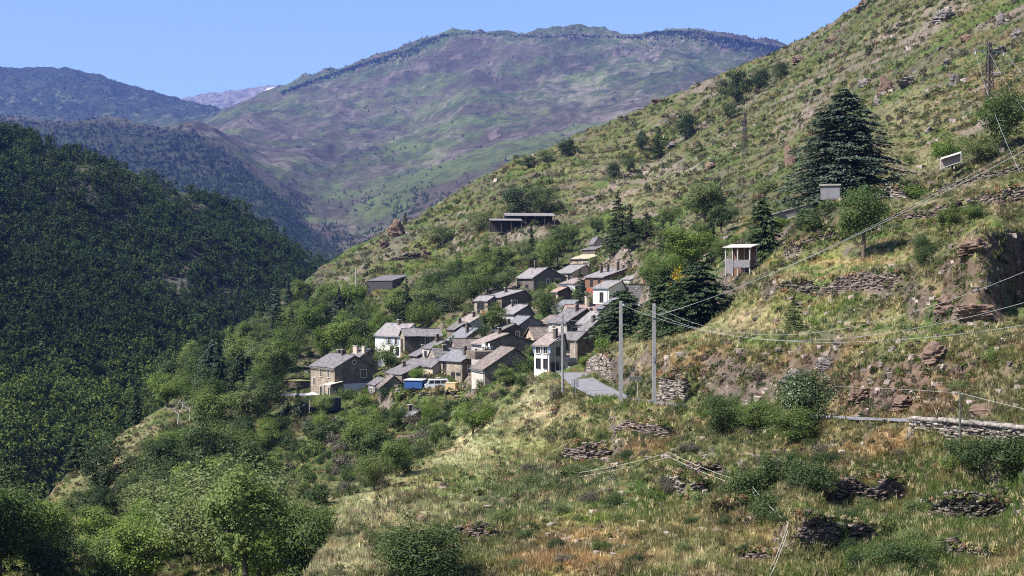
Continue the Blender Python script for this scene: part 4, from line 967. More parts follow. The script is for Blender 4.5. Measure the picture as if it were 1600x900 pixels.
# shrubs one can pick out
SHR = [
 (1296,322,26,50,L_GRY,'grey green bush in front of the pale concrete hut',187),(1150,420,20,46,L_MID,'green bush in front of the open shelter',None),(1262,318,20,36,L_DRK,'dark bush between the cedar and the slanting concrete wall',190),
 (1170,772,50,100,L_DRK,'dark bramble bush in front of the rounded roadside trees',None),(1222,752,56,84,L_DRK,'bramble bush below the bright leafy roadside tree',None),(1270,768,54,96,L_DRK,'bramble bush beside the broken curved wall',None),(1205,806,46,100,L_DRK,'low dark bramble patch at the second fence post',None),(1290,725,26,50,L_DRK,'small dark bush in the russet grass',None),
 (1540,732,58,120,L_DRK,'wide bramble thicket under the parapet wall',None),(1595,726,56,90,L_DRK,'bramble thicket at the photo edge under the parapet wall',None),(1490,730,28,50,L_MID,'low bramble at the end of the parapet wall',None),
 (1400,880,40,110,L_DRK,'leafy weed bush in front of the shaded stone wall',None),(1440,868,36,60,L_MID,'leafy weed bush below the collapsing wall',None),(1340,872,26,40,L_MID,'small weed bush at the foot of the shaded stone wall',None),
 (868,628,36,24,L_TWG,'brown dead bush on the spur beside the road',None),(1062,474,60,46,L_BRM,'yellow flowering broom behind the second concrete pole',None),(1036,520,30,22,L_BRM,'smaller yellow flowering broom between the concrete poles',None),
 (1312,840,30,30,L_DRK,'green bush growing out of the shaded stone wall',None),(1100,650,18,40,L_MID,'low green bush at the foot of the rubble wall',None),(1066,640,16,26,L_DRK,'dark bush on the rubble wall foot',None),(985,622,22,26,L_DRK,'dark bush behind the direction sign',None),
 (1430,308,24,44,L_BRT,'bright green bush at the end of the ruined wall',None),(1420,255,20,30,L_GRY,'grey bush above the ruined wall',None),(1200,300,26,44,L_GRY,'grey bush on the rocks beside the cedar',None),(1240,330,22,40,L_DRK,'dark bush above the slanting concrete wall',None),(1270,360,40,60,L_DRK,'dark ivy bush under the concrete hut',None),
 (1552,565,26,44,L_MID,'green bush on the rough bank above the parapet wall',None),(1500,610,24,40,L_GRY,'grey scrub on the road cutting above the green post',None),(1395,640,20,30,L_TWG,'brown scrub on the road cutting',None),(1190,590,22,40,L_TWG,'brown scrub above the glossy bush tree',None),(1420,520,24,40,L_GRY,'grey scrub below the shaded rock hollow',None),(1470,390,22,40,L_GRY,'grey scrub on top of the rock hollow',None),
 (830,760,24,44,L_GRY,'grey leaved bush on the spur flank',None),(900,745,26,60,L_GRY,'grey leaved bush patch below the loose wall',None),(960,790,26,40,L_DRK,'dark bush beside the pale stones on the slope',None),(1046,770,22,34,L_TWG,'brown scrub beside the loose stone scarp',None),(780,820,30,40,L_GRY,'grey leaved bush near the dark bushy tree',None),(940,860,22,36,L_MID,'green bush in the dry russet grass',None),
 (500,690,36,54,L_DRK,'dark round bush on the edge of the dry grass clearing',None),(480,712,30,46,L_MID,'round bush below the dry grass clearing',None),(560,672,34,40,L_BRT,'bright bush above the dry grass clearing',None),(590,740,36,60,L_TWG,'leafless brown thicket beside the spur',None),(540,735,34,56,L_TWG,'leafless grey thicket in the gully',None),(630,722,26,40,L_MID,'green bush where the thicket meets the spur',None),(265,768,26,46,L_GRY,'grey bush under the dense dark gully tree',None),
]
NEARB = [shrub(90 + k, 1.8, 2.6, 3600, .10, 30) for k in range(3)]
for i, (px, row, hp, wp, mat, lab, d) in enumerate(SHR):
    p = spot(px, row, d); s = p.y / F
    me = BUSHES[i % 4] if p.y > 110 else NEARB[i % 3]
    place_shrub(p.x, p.y, p.z - .1, hp * s, wp * s, me, mat, 'shrub', lab)
MARKS += [(660,870,'the dark bushy tree'),(1045,716,'the tape fence corner stake'),(1173,766,'the second tape fence stake'),(1300,840,'the tall shaded wall'),(1350,765,'the broken curved wall'),(1510,800,'the scarp with the shaded hollow'),(970,640,'the twin concrete poles'),(930,808,'the bright green patch'),(1380,690,'the russet grass bank'),(870,850,'the rust coloured grass'),(915,705,'the scarp below the road sign'),(780,700,'the pale crest of the spur'),(1515,868,'the collapsing sunlit wall')]
near = [(870,650),(1060,650),(1300,690),(1590,700),(1600,890),(800,895),(700,850),(800,740)]; got = 0
for _ in range(900):
    px, row = random.uniform(700, 1600), random.uniform(650, 895)
    if not in_poly(px, row, near): continue
    d = float(hill.hit([px], [row])[0]); x = (px - CX) / F * d
    if d != d or any(math.hypot(x - a, (d - b) * .6) < 1.3 for a, b in filled): continue
    filled.append((x, d)); H = random.uniform(.35, .95); mt, tn = random.choice([(L_DRK, 'dark green'), (L_DRK, 'dark green'), (L_GRY, 'grey green'), (L_TWG, 'brown twiggy')])
    place_shrub(x, d, float(hill.z(x, d)) - .08, H, H * random.uniform(1.3, 2.4), random.choice(NEARB), mt, 'shrub', ('big ' if H > .75 else 'low ' if H < .5 else '') + tn + ' near slope bush ' + where(px, row), 'shrub', 'low bushes of the near slope'); got += 1
    if got >= 75: break
for px, row, hp, lab in [(1582,330,34,'bare branched orchard tree at the photo edge under the upper wall'),(1553,344,36,'bare slender orchard tree with few twigs in the meadow'),(1428,372,30,'leafless twisted tree beside the round leafy tree'),(1246,380,26,'bare crooked tree at the end of the orchard wall'),(1160,438,28,'small bare fruit tree in front of the open shelter')]:
    p = spot(px, row); o = link('bare_tree', bare_tree(px, hp * p.y / F, 3), M_BARK); o.location = p; tag(o, lab, 'tree')
for px, row, hp, d, lab in [(278,690,52,244,'dead tree with pale forked branches in the gully wood'),(296,672,44,246,'second dead pale tree, thinner, in the gully wood')]:
    p = spot(px, row, d); o = link('dead_tree', bare_tree(px + 7, hp * p.y / F, 3), M_PALEBARK); o.location = (p.x, p.y, p.z + 1.5); tag(o, lab, 'tree')

# ------------------------------------------------------------------ stuff: grass, scrub, far woods
def scatter(name, protos, pos, rz, sc, cols, mat, hs=None):
    """one mesh of many small plants; protos: list of (verts (n,4,3) quads...)"""
    V = []; C = []
    pick = np.random.default_rng(5).integers(0, len(protos), len(pos))
    for k, pv in enumerate(protos):
        q = np.where(pick == k)[0]
        if not len(q): continue
        c, s = np.cos(rz[q])[:, None], np.sin(rz[q])[:, None]
        sx = sc[q][:, None]; sz = sx if hs is None else hs[q][:, None]
        X = (pv[None, :, 0] * c - pv[None, :, 1] * s) * sx + pos[q, 0:1]
        Y = (pv[None, :, 0] * s + pv[None, :, 1] * c) * sx + pos[q, 1:2]
        Z = pv[None, :, 2] * sz + pos[q, 2:3]
        V.append(np.stack([X, Y, Z], 2).reshape(-1, 3)); C.append(np.repeat(cols[q], pv.shape[0], 0) * np.random.default_rng(k).uniform(.75, 1.25, (len(q) * pv.shape[0] // 3, 1)).repeat(3, 0))
    V = np.concatenate(V); C = np.concatenate(C)
    me = np_mesh(name, V, np.arange(len(V)).reshape(-1, 3)); color_attr(me, 'cover', C)
    return tag(link(name, me, mat), kind='stuff')
def blade_proto(seed, n=13, H=1.0, spread=.45, w=.07):
    rng = np.random.default_rng(seed); T = []
    for _ in range(n):
        an = rng.uniform(0, 6.28); b = np.array((math.cos(an), math.sin(an), 0)) * rng.uniform(0, spread); l = rng.uniform(.5, 1) * H
        tip = b + np.array((rng.normal() * .28, rng.normal() * .28, l)); sd = rng.normal(size=3); sd[2] = 0; sd *= w / (np.linalg.norm(sd) + 1e-6)
        T += [b - sd - np.array((0, 0, .15)), b + sd - np.array((0, 0, .15)), tip]
    return np.array(T)
def tuft_proto(seed, n=60, leaf=.22):
    rng = np.random.default_rng(seed); T = []
    for _ in range(n):
        v = rng.normal(size=3); v /= np.linalg.norm(v); v[2] = abs(v[2]) * .9 - .1; c = v * rng.uniform(.5, 1.0) ** .5 * np.array((.55, .55, .75)) + np.array((0, 0, .1))
        a = rng.normal(size=3); a *= leaf * rng.uniform(.6, 1.3) / np.linalg.norm(a); b = np.cross(a, v + rng.normal(size=3) * .4); b *= leaf * .7 / (np.linalg.norm(b) + 1e-6)
        T += [c - a, c + b, c + a * .9]
    return np.array(T)
rng = np.random.default_rng(77)
def sample(n, x0, x1, y0, y1):
    px = rng.uniform(x0, x1, n); row = rng.uniform(y0, y1, n); d = hill.hit(px, row)
    ok = ~np.isnan(d); px, row, d = px[ok], row[ok], d[ok]
    # jitter in depth so that ground hidden from the camera carries plants too
    d = d * np.exp(rng.normal(size=len(d)) * .02)
    x = (px - CX) / F * d; z = hill.z(x, d); row2 = CY - z * F / d
    rd = np.full(len(x), 1e3)
    for p in RC[::2]: rd = np.minimum(rd, np.hypot(x - p.x, d - p.y))
    k = rd > HALF + .5
    return px[k], row2[k], d[k], x[k], z[k]
M_grass = attr_mat('grass_blades', 'cover', var=0, bump=0, transl=.42)
px, row, d, x, z = sample(205000, -160, 1970, -20, 960)
keep = (d < 700); px, row, d, x, z = px[keep], row[keep], d[keep], x[keep], z[keep]
gcol = ground_colour(px, row, x, d, d)
bm_ = hill._bil(bare, px, np.log(d)); dens = np.clip(.25 + 1.1 * fbm(x, d, 3.0, 3, 900), 0, 1) * (1 - .92 * bm_)
k = rng.uniform(size=len(x)) < dens; px, row, d, x, z, gcol = px[k], row[k], d[k], x[k], z[k], gcol[k]
hgt = (.18 + .36 * fbm(x, d, 5, 3, 910) + .25 * rng.uniform(size=len(x)) ** 3) * np.interp(d, [0, 80, 130, 200, 320, 420, 700], [.75, .8, 1.0, 1.0, 1.3, 2.0, 3.0])
hue = rng.uniform(.75, 1.3, (len(x), 1)); sel = rng.uniform(size=len(x)) < np.where(d < 230, .16, .05); gcol[sel] = gcol[sel] * .4 + STR * .7
scatter('rough_grass', [blade_proto(i) for i in range(6)], np.stack([x, d, z], 1), rng.uniform(0, 6.28, len(x)), hgt * 1.15, gcol * hue * 1.4, M_grass, hgt * 1.1)
px, row, d, x, z = sample(74000, -160, 1970, -20, 960)
n1 = fbm(x, d, 12, 4, 920); n2 = fbm(x, d, 3.5, 2, 925); n3 = fbm(x, d, 45, 3, 927)
k = (rng.uniform(size=len(x)) < np.clip((n1 * .45 + n2 * .25 + n3 * .3 - np.where(d > 250, .49, .47)) * 6, .02, 1) + .35 * hill._bil(bare, px, np.log(d)) + np.clip(sum(w_ * np.exp(-(((px - a_) / p_) ** 2 + ((row - b_) / q_) ** 2)) for a_, b_, p_, q_, w_ in [(860,768,90,30,.5),(1000,835,60,18,.3),(1190,770,90,40,.5),(1110,660,80,16,.3),(950,690,60,20,.3),(800,820,60,30,.3),(1090,560,90,22,.3),(1420,595,190,34,.5),(1220,585,90,26,.4),(1420,700,80,14,.3),(1500,560,80,20,.4),(1060,300,90,50,.3),(1240,270,50,70,.4),(1000,380,80,40,.5),(1160,330,80,40,.4)]), 0, .6)); px, row, d, x, z = px[k], row[k], d[k], x[k], z[k]
size = (.22 + .85 * rng.uniform(size=len(x)) ** 3) * np.interp(d, [0, 80, 160, 300, 420, 700], [.5, .5, 1.0, 1.6, 2.6, 3.2])
bc = np.array([DKG * 1.1, GRN * .7, OLV * .65, EAR * .9, DKG * .8, np.array((.085, .095, .060)), OLV * .8, np.array((.12, .095, .08))])[rng.integers(0, 8, len(x))] * rng.uniform(.7, 1.3, (len(x), 1))
bc = bc * .72 + ground_colour(px, row, x, d, d) * .15
wq = []
for lab, pts, step, tone in WALLS:
    if pts[0][3] > 240: continue
    for _ in range(int(9 * len(pts) * (2 if pts[0][3] < 100 else 1))):
        i = rng.integers(0, len(pts) - 1); t = rng.uniform(); a, b = pts[i], pts[i + 1]; q = [a[k] * (1 - t) + b[k] * t for k in range(4)]
        if rng.uniform() < .6: v = P(q[0], q[2] + rng.uniform(-2, 5), q[3] - .25)
        else: v = P(q[0], q[1] + rng.uniform(-2, 3), q[3] - .5)
        wq.append((v.x, v.y, v.z))
wq = np.array(wq); nw = len(wq); x = np.concatenate([x, wq[:, 0]]); d = np.concatenate([d, wq[:, 1]]); z = np.concatenate([z, wq[:, 2]])
size = np.concatenate([size, rng.uniform(.18, .55, nw) * np.clip(wq[:, 1] / 110, .6, 1.5)]); bc = np.concatenate([bc, np.array([GRN * .8, OLV * .8, STR * .7, RUS * .7, DKG])[rng.integers(0, 5, nw)]])
M_scrub = attr_mat('scrub_leaves', 'cover', var=0, bump=0, transl=.15)
scatter('scrub', [tuft_proto(i) for i in range(6)], np.stack([x, d, z - .05], 1), rng.uniform(0, 6.28, len(x)), size, bc, M_scrub)
# pale rock rubble lying about the slope
def rock_proto(seed, n=10):
    rg = np.random.default_rng(seed); import itertools
    q = np.array(list(itertools.product((-1, 1), repeat=3)), float) * rg.uniform(.55, 1.1, (8, 3)) * np.array((.6, .5, .35))
    fs = [(0,2,3),(0,3,1),(4,5,7),(4,7,6),(0,1,5),(0,5,4),(2,6,7),(2,7,3),(0,4,6),(0,6,2),(1,3,7),(1,7,5)]
    return np.concatenate([q[list(f)] for f in fs])
px, row, d, x, z = sample(26000, -160, 1970, -20, 960)
k = rng.uniform(size=len(x)) < np.clip((fbm(x, d, 20, 4, 940) - .50) * 5, .03, 1) * np.where((px < 850) & (row > 630), .12, np.where(d > 250, .5, .8)) + np.where(d > 250, .45, .6) * hill._bil(bare, px, np.log(d)); px, row, d, x, z = px[k], row[k], d[k], x[k], z[k]
size = (.09 + .60 * rng.uniform(size=len(x)) ** 4) * np.interp(d, [0, 80, 120, 300, 700], [.6, .65, 1, 2.4, 4.5])
rc_ = np.array((.25, .205, .18)) * rng.uniform(.5, 1.35, (len(x), 1))
M_rub = attr_mat('rubble_stone', 'cover', fine=.4, var=.3, bump=.3, bdist=.05, rough=.9)
scatter('rubble', [rock_proto(i) for i in range(8)], np.stack([x, d, z + size * .05], 1), rng.uniform(0, 6.28, len(x)), size, rc_, M_rub)

def wood_points(sheet, n, x0, x1, y0, y1, fn):
    px = rng.uniform(x0, x1, n); row = rng.uniform(y0, y1, n); d = sheet.hit(px, row); ok = ~np.isnan(d); px, row, d = px[ok], row[ok], d[ok]
    k = rng.uniform(size=len(px)) < fn(px, row, d); px, row, d = px[k], row[k], d[k]
    d = d * np.exp(rng.normal(size=len(d)) * .012)
    x = (px - CX) / F * d; return px, row, d, x, sheet.z(x, d)
def crown_proto(seed, n=110, leaf=.30, cone=False):
    rg = np.random.default_rng(seed); T = []; nc = 9
    cc = rg.normal(size=(nc, 3)) * np.array((.24, .24, .2)) + np.array((0, 0, .62))
    for _ in range(n):
        if cone:
            t = rg.uniform() ** 1.4; an = rg.uniform(0, 6.28); r = .30 * (1 - t) * rg.uniform(.5, 1.1) + .02; c = np.array((math.cos(an) * r, math.sin(an) * r, .05 + t)); v = np.array((math.cos(an), math.sin(an), .5))
        else:
            v = rg.normal(size=3); v /= np.linalg.norm(v); c = cc[rg.integers(nc)] + v * rg.uniform(.12, .26); c[2] = max(c[2], .03)
        a = rg.normal(size=3); a *= leaf * .5 / np.linalg.norm(a); b = np.cross(a, v + rg.normal(size=3) * .3); b *= leaf * .4 / (np.linalg.norm(b) + 1e-6)
        T += [c - a, c + b, c + a]
    return np.array(T)
CP = [crown_proto(i, 190, .20) for i in range(7)]; CC = [crown_proto(20 + i, 130, .17, True) for i in range(4)]
M_wood = attr_mat('far_leaves', 'cover', var=0, bump=0, transl=.12)
def rockat(px, row):
    return np.clip(wood._bil(wood_rock, px, np.log(np.clip(wood.hit(px, row), 430 * KW, 1890 * KW))), 0, 1)
px, row, d, x, z = wood_points(wood, 15000, -80, 560, 190, 780, lambda a, b, c: np.clip(1.0 - .62 * rockat(a, b), .35, 1) * (.5 + .5 * sstep(.40, .55, fbm(a, b, 40, 3, 955))))
low = sstep(520, 640, row)
col = (np.array((.034, .060, .020)) * (1 - low[:, None]) + np.array((.070, .105, .028)) * low[:, None]) * rng.uniform(.7, 1.35, (len(x), 1))
warm = rng.uniform(size=len(x)) < .25; col[warm] *= np.array((1.35, 1.25, .9))
col = col * (.45 + .75 * fbm(x, d, 55, 3, 957) + .35 * low)[:, None]
size = (3.4 + 4.2 * rng.uniform(size=len(x))) * (.8 + .4 * fbm(x, d, 40, 3, 950)) * (1 - .25 * low)
scatter('hillside_forest', CP + CC[:2], np.stack([x, d, z - .5], 1), rng.uniform(0, 6.28, len(x)), size * .95, col, M_wood, size)
# woods, scattered trees and ridge-top firs of the mountains
def fmask(a, b, c):
    c = c / KM
    sh = sstep(0, 14, b - np.interp(a, [-450, 0, 100, 200, 300, 372, 430, 480, 540, 700], [178, 181, 186, 191, 199, 246, 300, 350, 390, 420]))
    m = sh * np.where(c < 3000, 1, 0) * sstep(700, 480, a)
    glade = np.exp(-(((a - 195) / 60) ** 2 + ((b - 222) / 9) ** 2)) + np.exp(-(((a - 480) / 45) ** 2 + ((b - 310) / 18) ** 2)) * .7
    m = np.clip(m - glade * .8, 0, 1)
    ridge = np.interp(a, [440, 480, 560, 640, 680, 740, 800, 900, 1005, 1020, 1100, 1200, 1300], [133, 124, 97, 72, 52, 46, 50, 49, 52, 45, 46, 67, 85])
    top = np.clip(1 - (b - ridge) / np.interp(a, [440, 560, 640, 700, 1000, 1030, 1100, 1200], [4, 7, 16, 5, 4, 10, 16, 12]), 0, 1) * (c > 3500)
    lowr = sstep(290, 335, b) * .8 * (a < 800) * (c < 3100) * sstep(.36, .52, fbm(a, b, 34, 3, 965))
    left = (a < 360) * (b < 185) * (c > 4000) * sstep(.36, .50, fbm(a * 3, b * 9, 60, 4, 960)) * .9
    spots = .012 + .35 * (np.exp(-(((a - 590) / 26) ** 2 + ((b - 238) / 10) ** 2)) + np.exp(-(((a - 1005) / 60) ** 2 + ((b - 72) / 9) ** 2)) + np.exp(-(((a - 1170) / 30) ** 2 + ((b - 82) / 6) ** 2)))
    top = top * .6
    return np.clip(np.maximum.reduce([m, top * 1.2, lowr, left, spots]), 0, 1)
px, row, d, x, z = wood_points(mtn, 46000, -60, 1300, 38, 420, fmask)
xr = np.concatenate([rng.uniform(440, 700, 800), rng.uniform(690, 1010, 420), rng.uniform(1010, 1240, 1300)])
rr = np.interp(xr, [440, 480, 560, 640, 662, 690, 740, 800, 850, 900, 960, 1005, 1020, 1060, 1100, 1140, 1200, 1260], [140, 124, 97, 72, 60, 50, 46, 50, 52, 49, 52, 52, 45, 44, 46, 56, 67, 80]) + 5 + np.abs(rng.normal(size=len(xr))) * np.interp(xr, [440, 560, 650, 690, 1000, 1030, 1120, 1240], [2, 4, 8, 2, 2, 5, 8, 6])
dr = mtn.hit(xr, rr); ok = ~np.isnan(dr) & (dr > 3000 * KM); xr, rr, dr = xr[ok], rr[ok], dr[ok]
px = np.concatenate([px, xr]); row = np.concatenate([row, rr]); d = np.concatenate([d, dr]); x = (px - CX) / F * d; z = mtn.z(x, d)
lowg = sstep(250, 320, row)
col = (np.array((.013, .022, .011)) * (1 - lowg[:, None]) + np.array((.034, .052, .016)) * lowg[:, None]) * rng.uniform(.6, 1.5, (len(x), 1))
size = (7 + 5 * rng.uniform(size=len(x))) * np.clip(d / 4200, .85, 1.0) * np.where((row < 60) & (px > 680), .75, 1)
scatter('mountain_woods', [crown_proto(50 + i, 50, .34) for i in range(3)] + [crown_proto(60 + i, 50, .30, True) for i in range(4)], np.stack([x, d, z - 1], 1), rng.uniform(0, 6.28, len(x)), size * .9, col, M_wood, size * .85)
# ------------------------------------------------------------------ building materials
def stone_mat(name, c0, c1, mortar, scale=2.6, bump=.5):
    m, nt, N, L = new_mat(name)
    out = N.new('ShaderNodeOutputMaterial'); b = N.new('ShaderNodeBsdfPrincipled'); tc = N.new('ShaderNodeTexCoord')
    mp = N.new('ShaderNodeMapping'); mp.inputs['Scale'].default_value = (scale, scale, scale * 2.1)
    L.new(tc.outputs['Object'], mp.inputs['Vector'])
    vo = N.new('ShaderNodeTexVoronoi'); vo.inputs['Scale'].default_value = 1.0; L.new(mp.outputs[0], vo.inputs['Vector'])
    ve = N.new('ShaderNodeTexVoronoi'); ve.feature = 'DISTANCE_TO_EDGE'; ve.inputs['Scale'].default_value = 1.0; L.new(mp.outputs[0], ve.inputs['Vector'])
    sp = N.new('ShaderNodeSeparateColor'); L.new(vo.outputs['Color'], sp.inputs[0])
    m1 = N.new('ShaderNodeMix'); m1.data_type = 'RGBA'; m1.inputs[6].default_value = (*c0, 1); m1.inputs[7].default_value = (*c1, 1); L.new(sp.outputs[0], m1.inputs[0])
    nz = N.new('ShaderNodeTexNoise'); nz.inputs['Scale'].default_value = .5; nz.inputs['Detail'].default_value = 6; L.new(tc.outputs['Object'], nz.inputs['Vector'])
    mr = N.new('ShaderNodeMapRange'); mr.inputs[1].default_value = .3; mr.inputs[2].default_value = .7; mr.inputs[3].default_value = .7; mr.inputs[4].default_value = 1.3; L.new(nz.outputs['Fac'], mr.inputs[0])
    ed = N.new('ShaderNodeMapRange'); ed.inputs[1].default_value = 0; ed.inputs[2].default_value = .10; L.new(ve.outputs['Distance'], ed.inputs[0])
    m2 = N.new('ShaderNodeMix'); m2.data_type = 'RGBA'; m2.inputs[6].default_value = (*mortar, 1); L.new(ed.outputs[0], m2.inputs[0]); L.new(m1.outputs[2], m2.inputs[7])
    sc = N.new('ShaderNodeVectorMath'); sc.operation = 'SCALE'; L.new(m2.outputs[2], sc.inputs[0]); L.new(mr.outputs[0], sc.inputs['Scale'])
    L.new(sc.outputs[0], b.inputs['Base Color']); b.inputs['Roughness'].default_value = .92; b.inputs['Specular IOR Level'].default_value = .15
    bp = N.new('ShaderNodeBump'); bp.inputs['Strength'].default_value = bump; bp.inputs['Distance'].default_value = .06; L.new(ed.outputs[0], bp.inputs['Height']); L.new(bp.outputs[0], b.inputs['Normal'])
    L.new(b.outputs[0], out.inputs[0]); return m

def roof_mat(name, c0, c1, cw=.35, ch=.3, rough=.7, spec=.22):
    """courses of slates or slabs, each its own shade"""
    m, nt, N, L = new_mat(name)
    out = N.new('ShaderNodeOutputMaterial'); b = N.new('ShaderNodeBsdfPrincipled'); uv = N.new('ShaderNodeUVMap')
    br = N.new('ShaderNodeTexBrick'); br.inputs['Scale'].default_value = 1.0; br.inputs['Brick Width'].default_value = cw; br.inputs['Row Height'].default_value = ch
    br.inputs['Mortar Size'].default_value = .025; br.inputs['Color1'].default_value = (*c0, 1); br.inputs['Color2'].default_value = (*c1, 1)
    br.inputs['Mortar'].default_value = tuple(x * .4 for x in c0) + (1,); br.inputs['Bias'].default_value = 0
    L.new(uv.outputs[0], br.inputs['Vector'])
    nz = N.new('ShaderNodeTexNoise'); nz.inputs['Scale'].default_value = .9; nz.inputs['Detail'].default_value = 7; nz.inputs['Roughness'].default_value = .65; L.new(uv.outputs[0], nz.inputs['Vector'])
    mr = N.new('ShaderNodeMapRange'); mr.inputs[1].default_value = .3; mr.inputs[2].default_value = .7; mr.inputs[3].default_value = .65; mr.inputs[4].default_value = 1.3; L.new(nz.outputs['Fac'], mr.inputs[0])
    sc = N.new('ShaderNodeVectorMath'); sc.operation = 'SCALE'; L.new(br.outputs['Color'], sc.inputs[0]); L.new(mr.outputs[0], sc.inputs['Scale'])
    L.new(sc.outputs[0], b.inputs['Base Color']); b.inputs['Roughness'].default_value = rough; b.inputs['Specular IOR Level'].default_value = spec
    bp = N.new('ShaderNodeBump'); bp.inputs['Strength'].default_value = .5; bp.inputs['Distance'].default_value = .04; L.new(br.outputs['Fac'], bp.inputs['Height']); bp.invert = True
    L.new(bp.outputs[0], b.inputs['Normal']); L.new(b.outputs[0], out.inputs[0]); return m

WM = {
 'stone': stone_mat('field_stone', (0.104,0.082,0.067), (0.216,0.176,0.142), (0.176,0.152,0.128)),
 'stone_dark': stone_mat('shaded_dark_field_stone', (0.072,0.058,0.049), (0.149,0.121,0.100), (0.106,0.089,0.076)),  # dark stone, also the shaded copy used on gables turned from the sun
 'stone_light': stone_mat('sunlit_pale_field_stone', (0.168,0.136,0.108), (0.336,0.280,0.224), (0.296,0.256,0.208)),  # pale stone, also the sunlit copy used on fronts facing the sun
 'plaster_worn': plain('worn_plaster', (.46,.41,.36), .9, .35, .8, bump=.3),
 'render_tan': plain('tan_render', (.40,.32,.25), .9, .28, .8), 'render_grey': plain('grey_render', (.33,.305,.285), .9, .28, .8),
 'render_dark': plain('dark_grey_render', (.17,.155,.15), .9, .3, .8), 'render_blue': plain('blue_grey_render', (.16,.155,.17), .9, .2, 1.0), 'white': plain('white_render', (.72,.70,.67), .9, .14, .7),
 'orange_wood': plain('orange_timber', (.48,.20,.075), .7, .25, 3), 'wood_brown': plain('brown_timber', (.155,.085,.052), .8, .25, 3), 'wood_dark': plain('grey_brown_timber', (.105,.088,.080), .85, .25, 3),
 'wood_black': plain('black_timber_and_shade', (.045,.042,.045), .85, .25, 3)}  # near-black timber, also stands in for shade inside the open sheds
RM = {
 'slate': roof_mat('slate_roof', (0.130,0.120,0.125), (0.205,0.186,0.190)), 'slate_pale': roof_mat('pale_slate_roof', (0.198,0.181,0.184), (0.294,0.269,0.267)), 'slate_blue': roof_mat('blue_slate_roof', (0.149,0.150,0.167), (0.226,0.225,0.243)),
 'slate_dark': roof_mat('dark_slate_roof', (.14,.135,.15), (.22,.21,.22)), 'lauze': roof_mat('stone_slab_roof', (0.128,0.105,0.096), (0.230,0.191,0.172), .5, .4, .9, .2), 'lauze_grey': roof_mat('grey_slab_roof', (0.109,0.099,0.099), (0.210,0.197,0.191), .5, .4, .9, .2),
 'tile_pale': roof_mat('faded_tile_roof', (0.245,0.194,0.176), (0.340,0.286,0.268), .25, .3, .85, .2), 'tile_pink': roof_mat('pink_tile_roof', (0.320,0.208,0.176), (0.400,0.296,0.264), .25, .3, .85, .2), 'tile_buff': roof_mat('buff_roof', (0.416,0.360,0.248), (0.480,0.424,0.304), .3, .3, .85, .2),
 'turf': plain('turf_roof', (.16,.15,.06), 1.0, .4, 1.5, bump=.4), 'felt': plain('felt_roof', (.27,.25,.22), .95, .25, 1.5), 'brown_felt': plain('brown_felt_roof', (.14,.09,.075), .9, .2, 1.5)}
M_PANE = plain('window_glass', (.022, .025, .030), .12, .2, 1, spec=.5)
M_TRIM = plain('pale_stone_trim', (.46, .41, .35), .9, .15, 3); M_DOORW = plain('dark_door_timber', (.06, .048, .042), .8, .25, 3); M_RED = plain('red_paint', (.36, .075, .04), .6, .15, 3)
M_SHUT = plain('blue_grey_shutter', (.20, .26, .40), .6, .1, 3); M_BRICK = stone_mat('old_brick', (.30,.13,.09), (.42,.21,.14), (.35,.28,.24), 5)
M_METAL = plain('grey_metal', (.30,.30,.31), .45, .15, 2, metal=.6); M_CONC = plain('concrete', (.40,.395,.39), .9, .15, 1.2, bump=.15); M_TIN = plain('pale_sheet_metal', (.40,.37,.35), .5, .15, 1.5)
M_DWOOD = plain('weathered_post', (.10,.08,.07), .9, .3, 4); M_PALEPOST = plain('pale_post', (.34,.315,.29), .85, .15, 3)

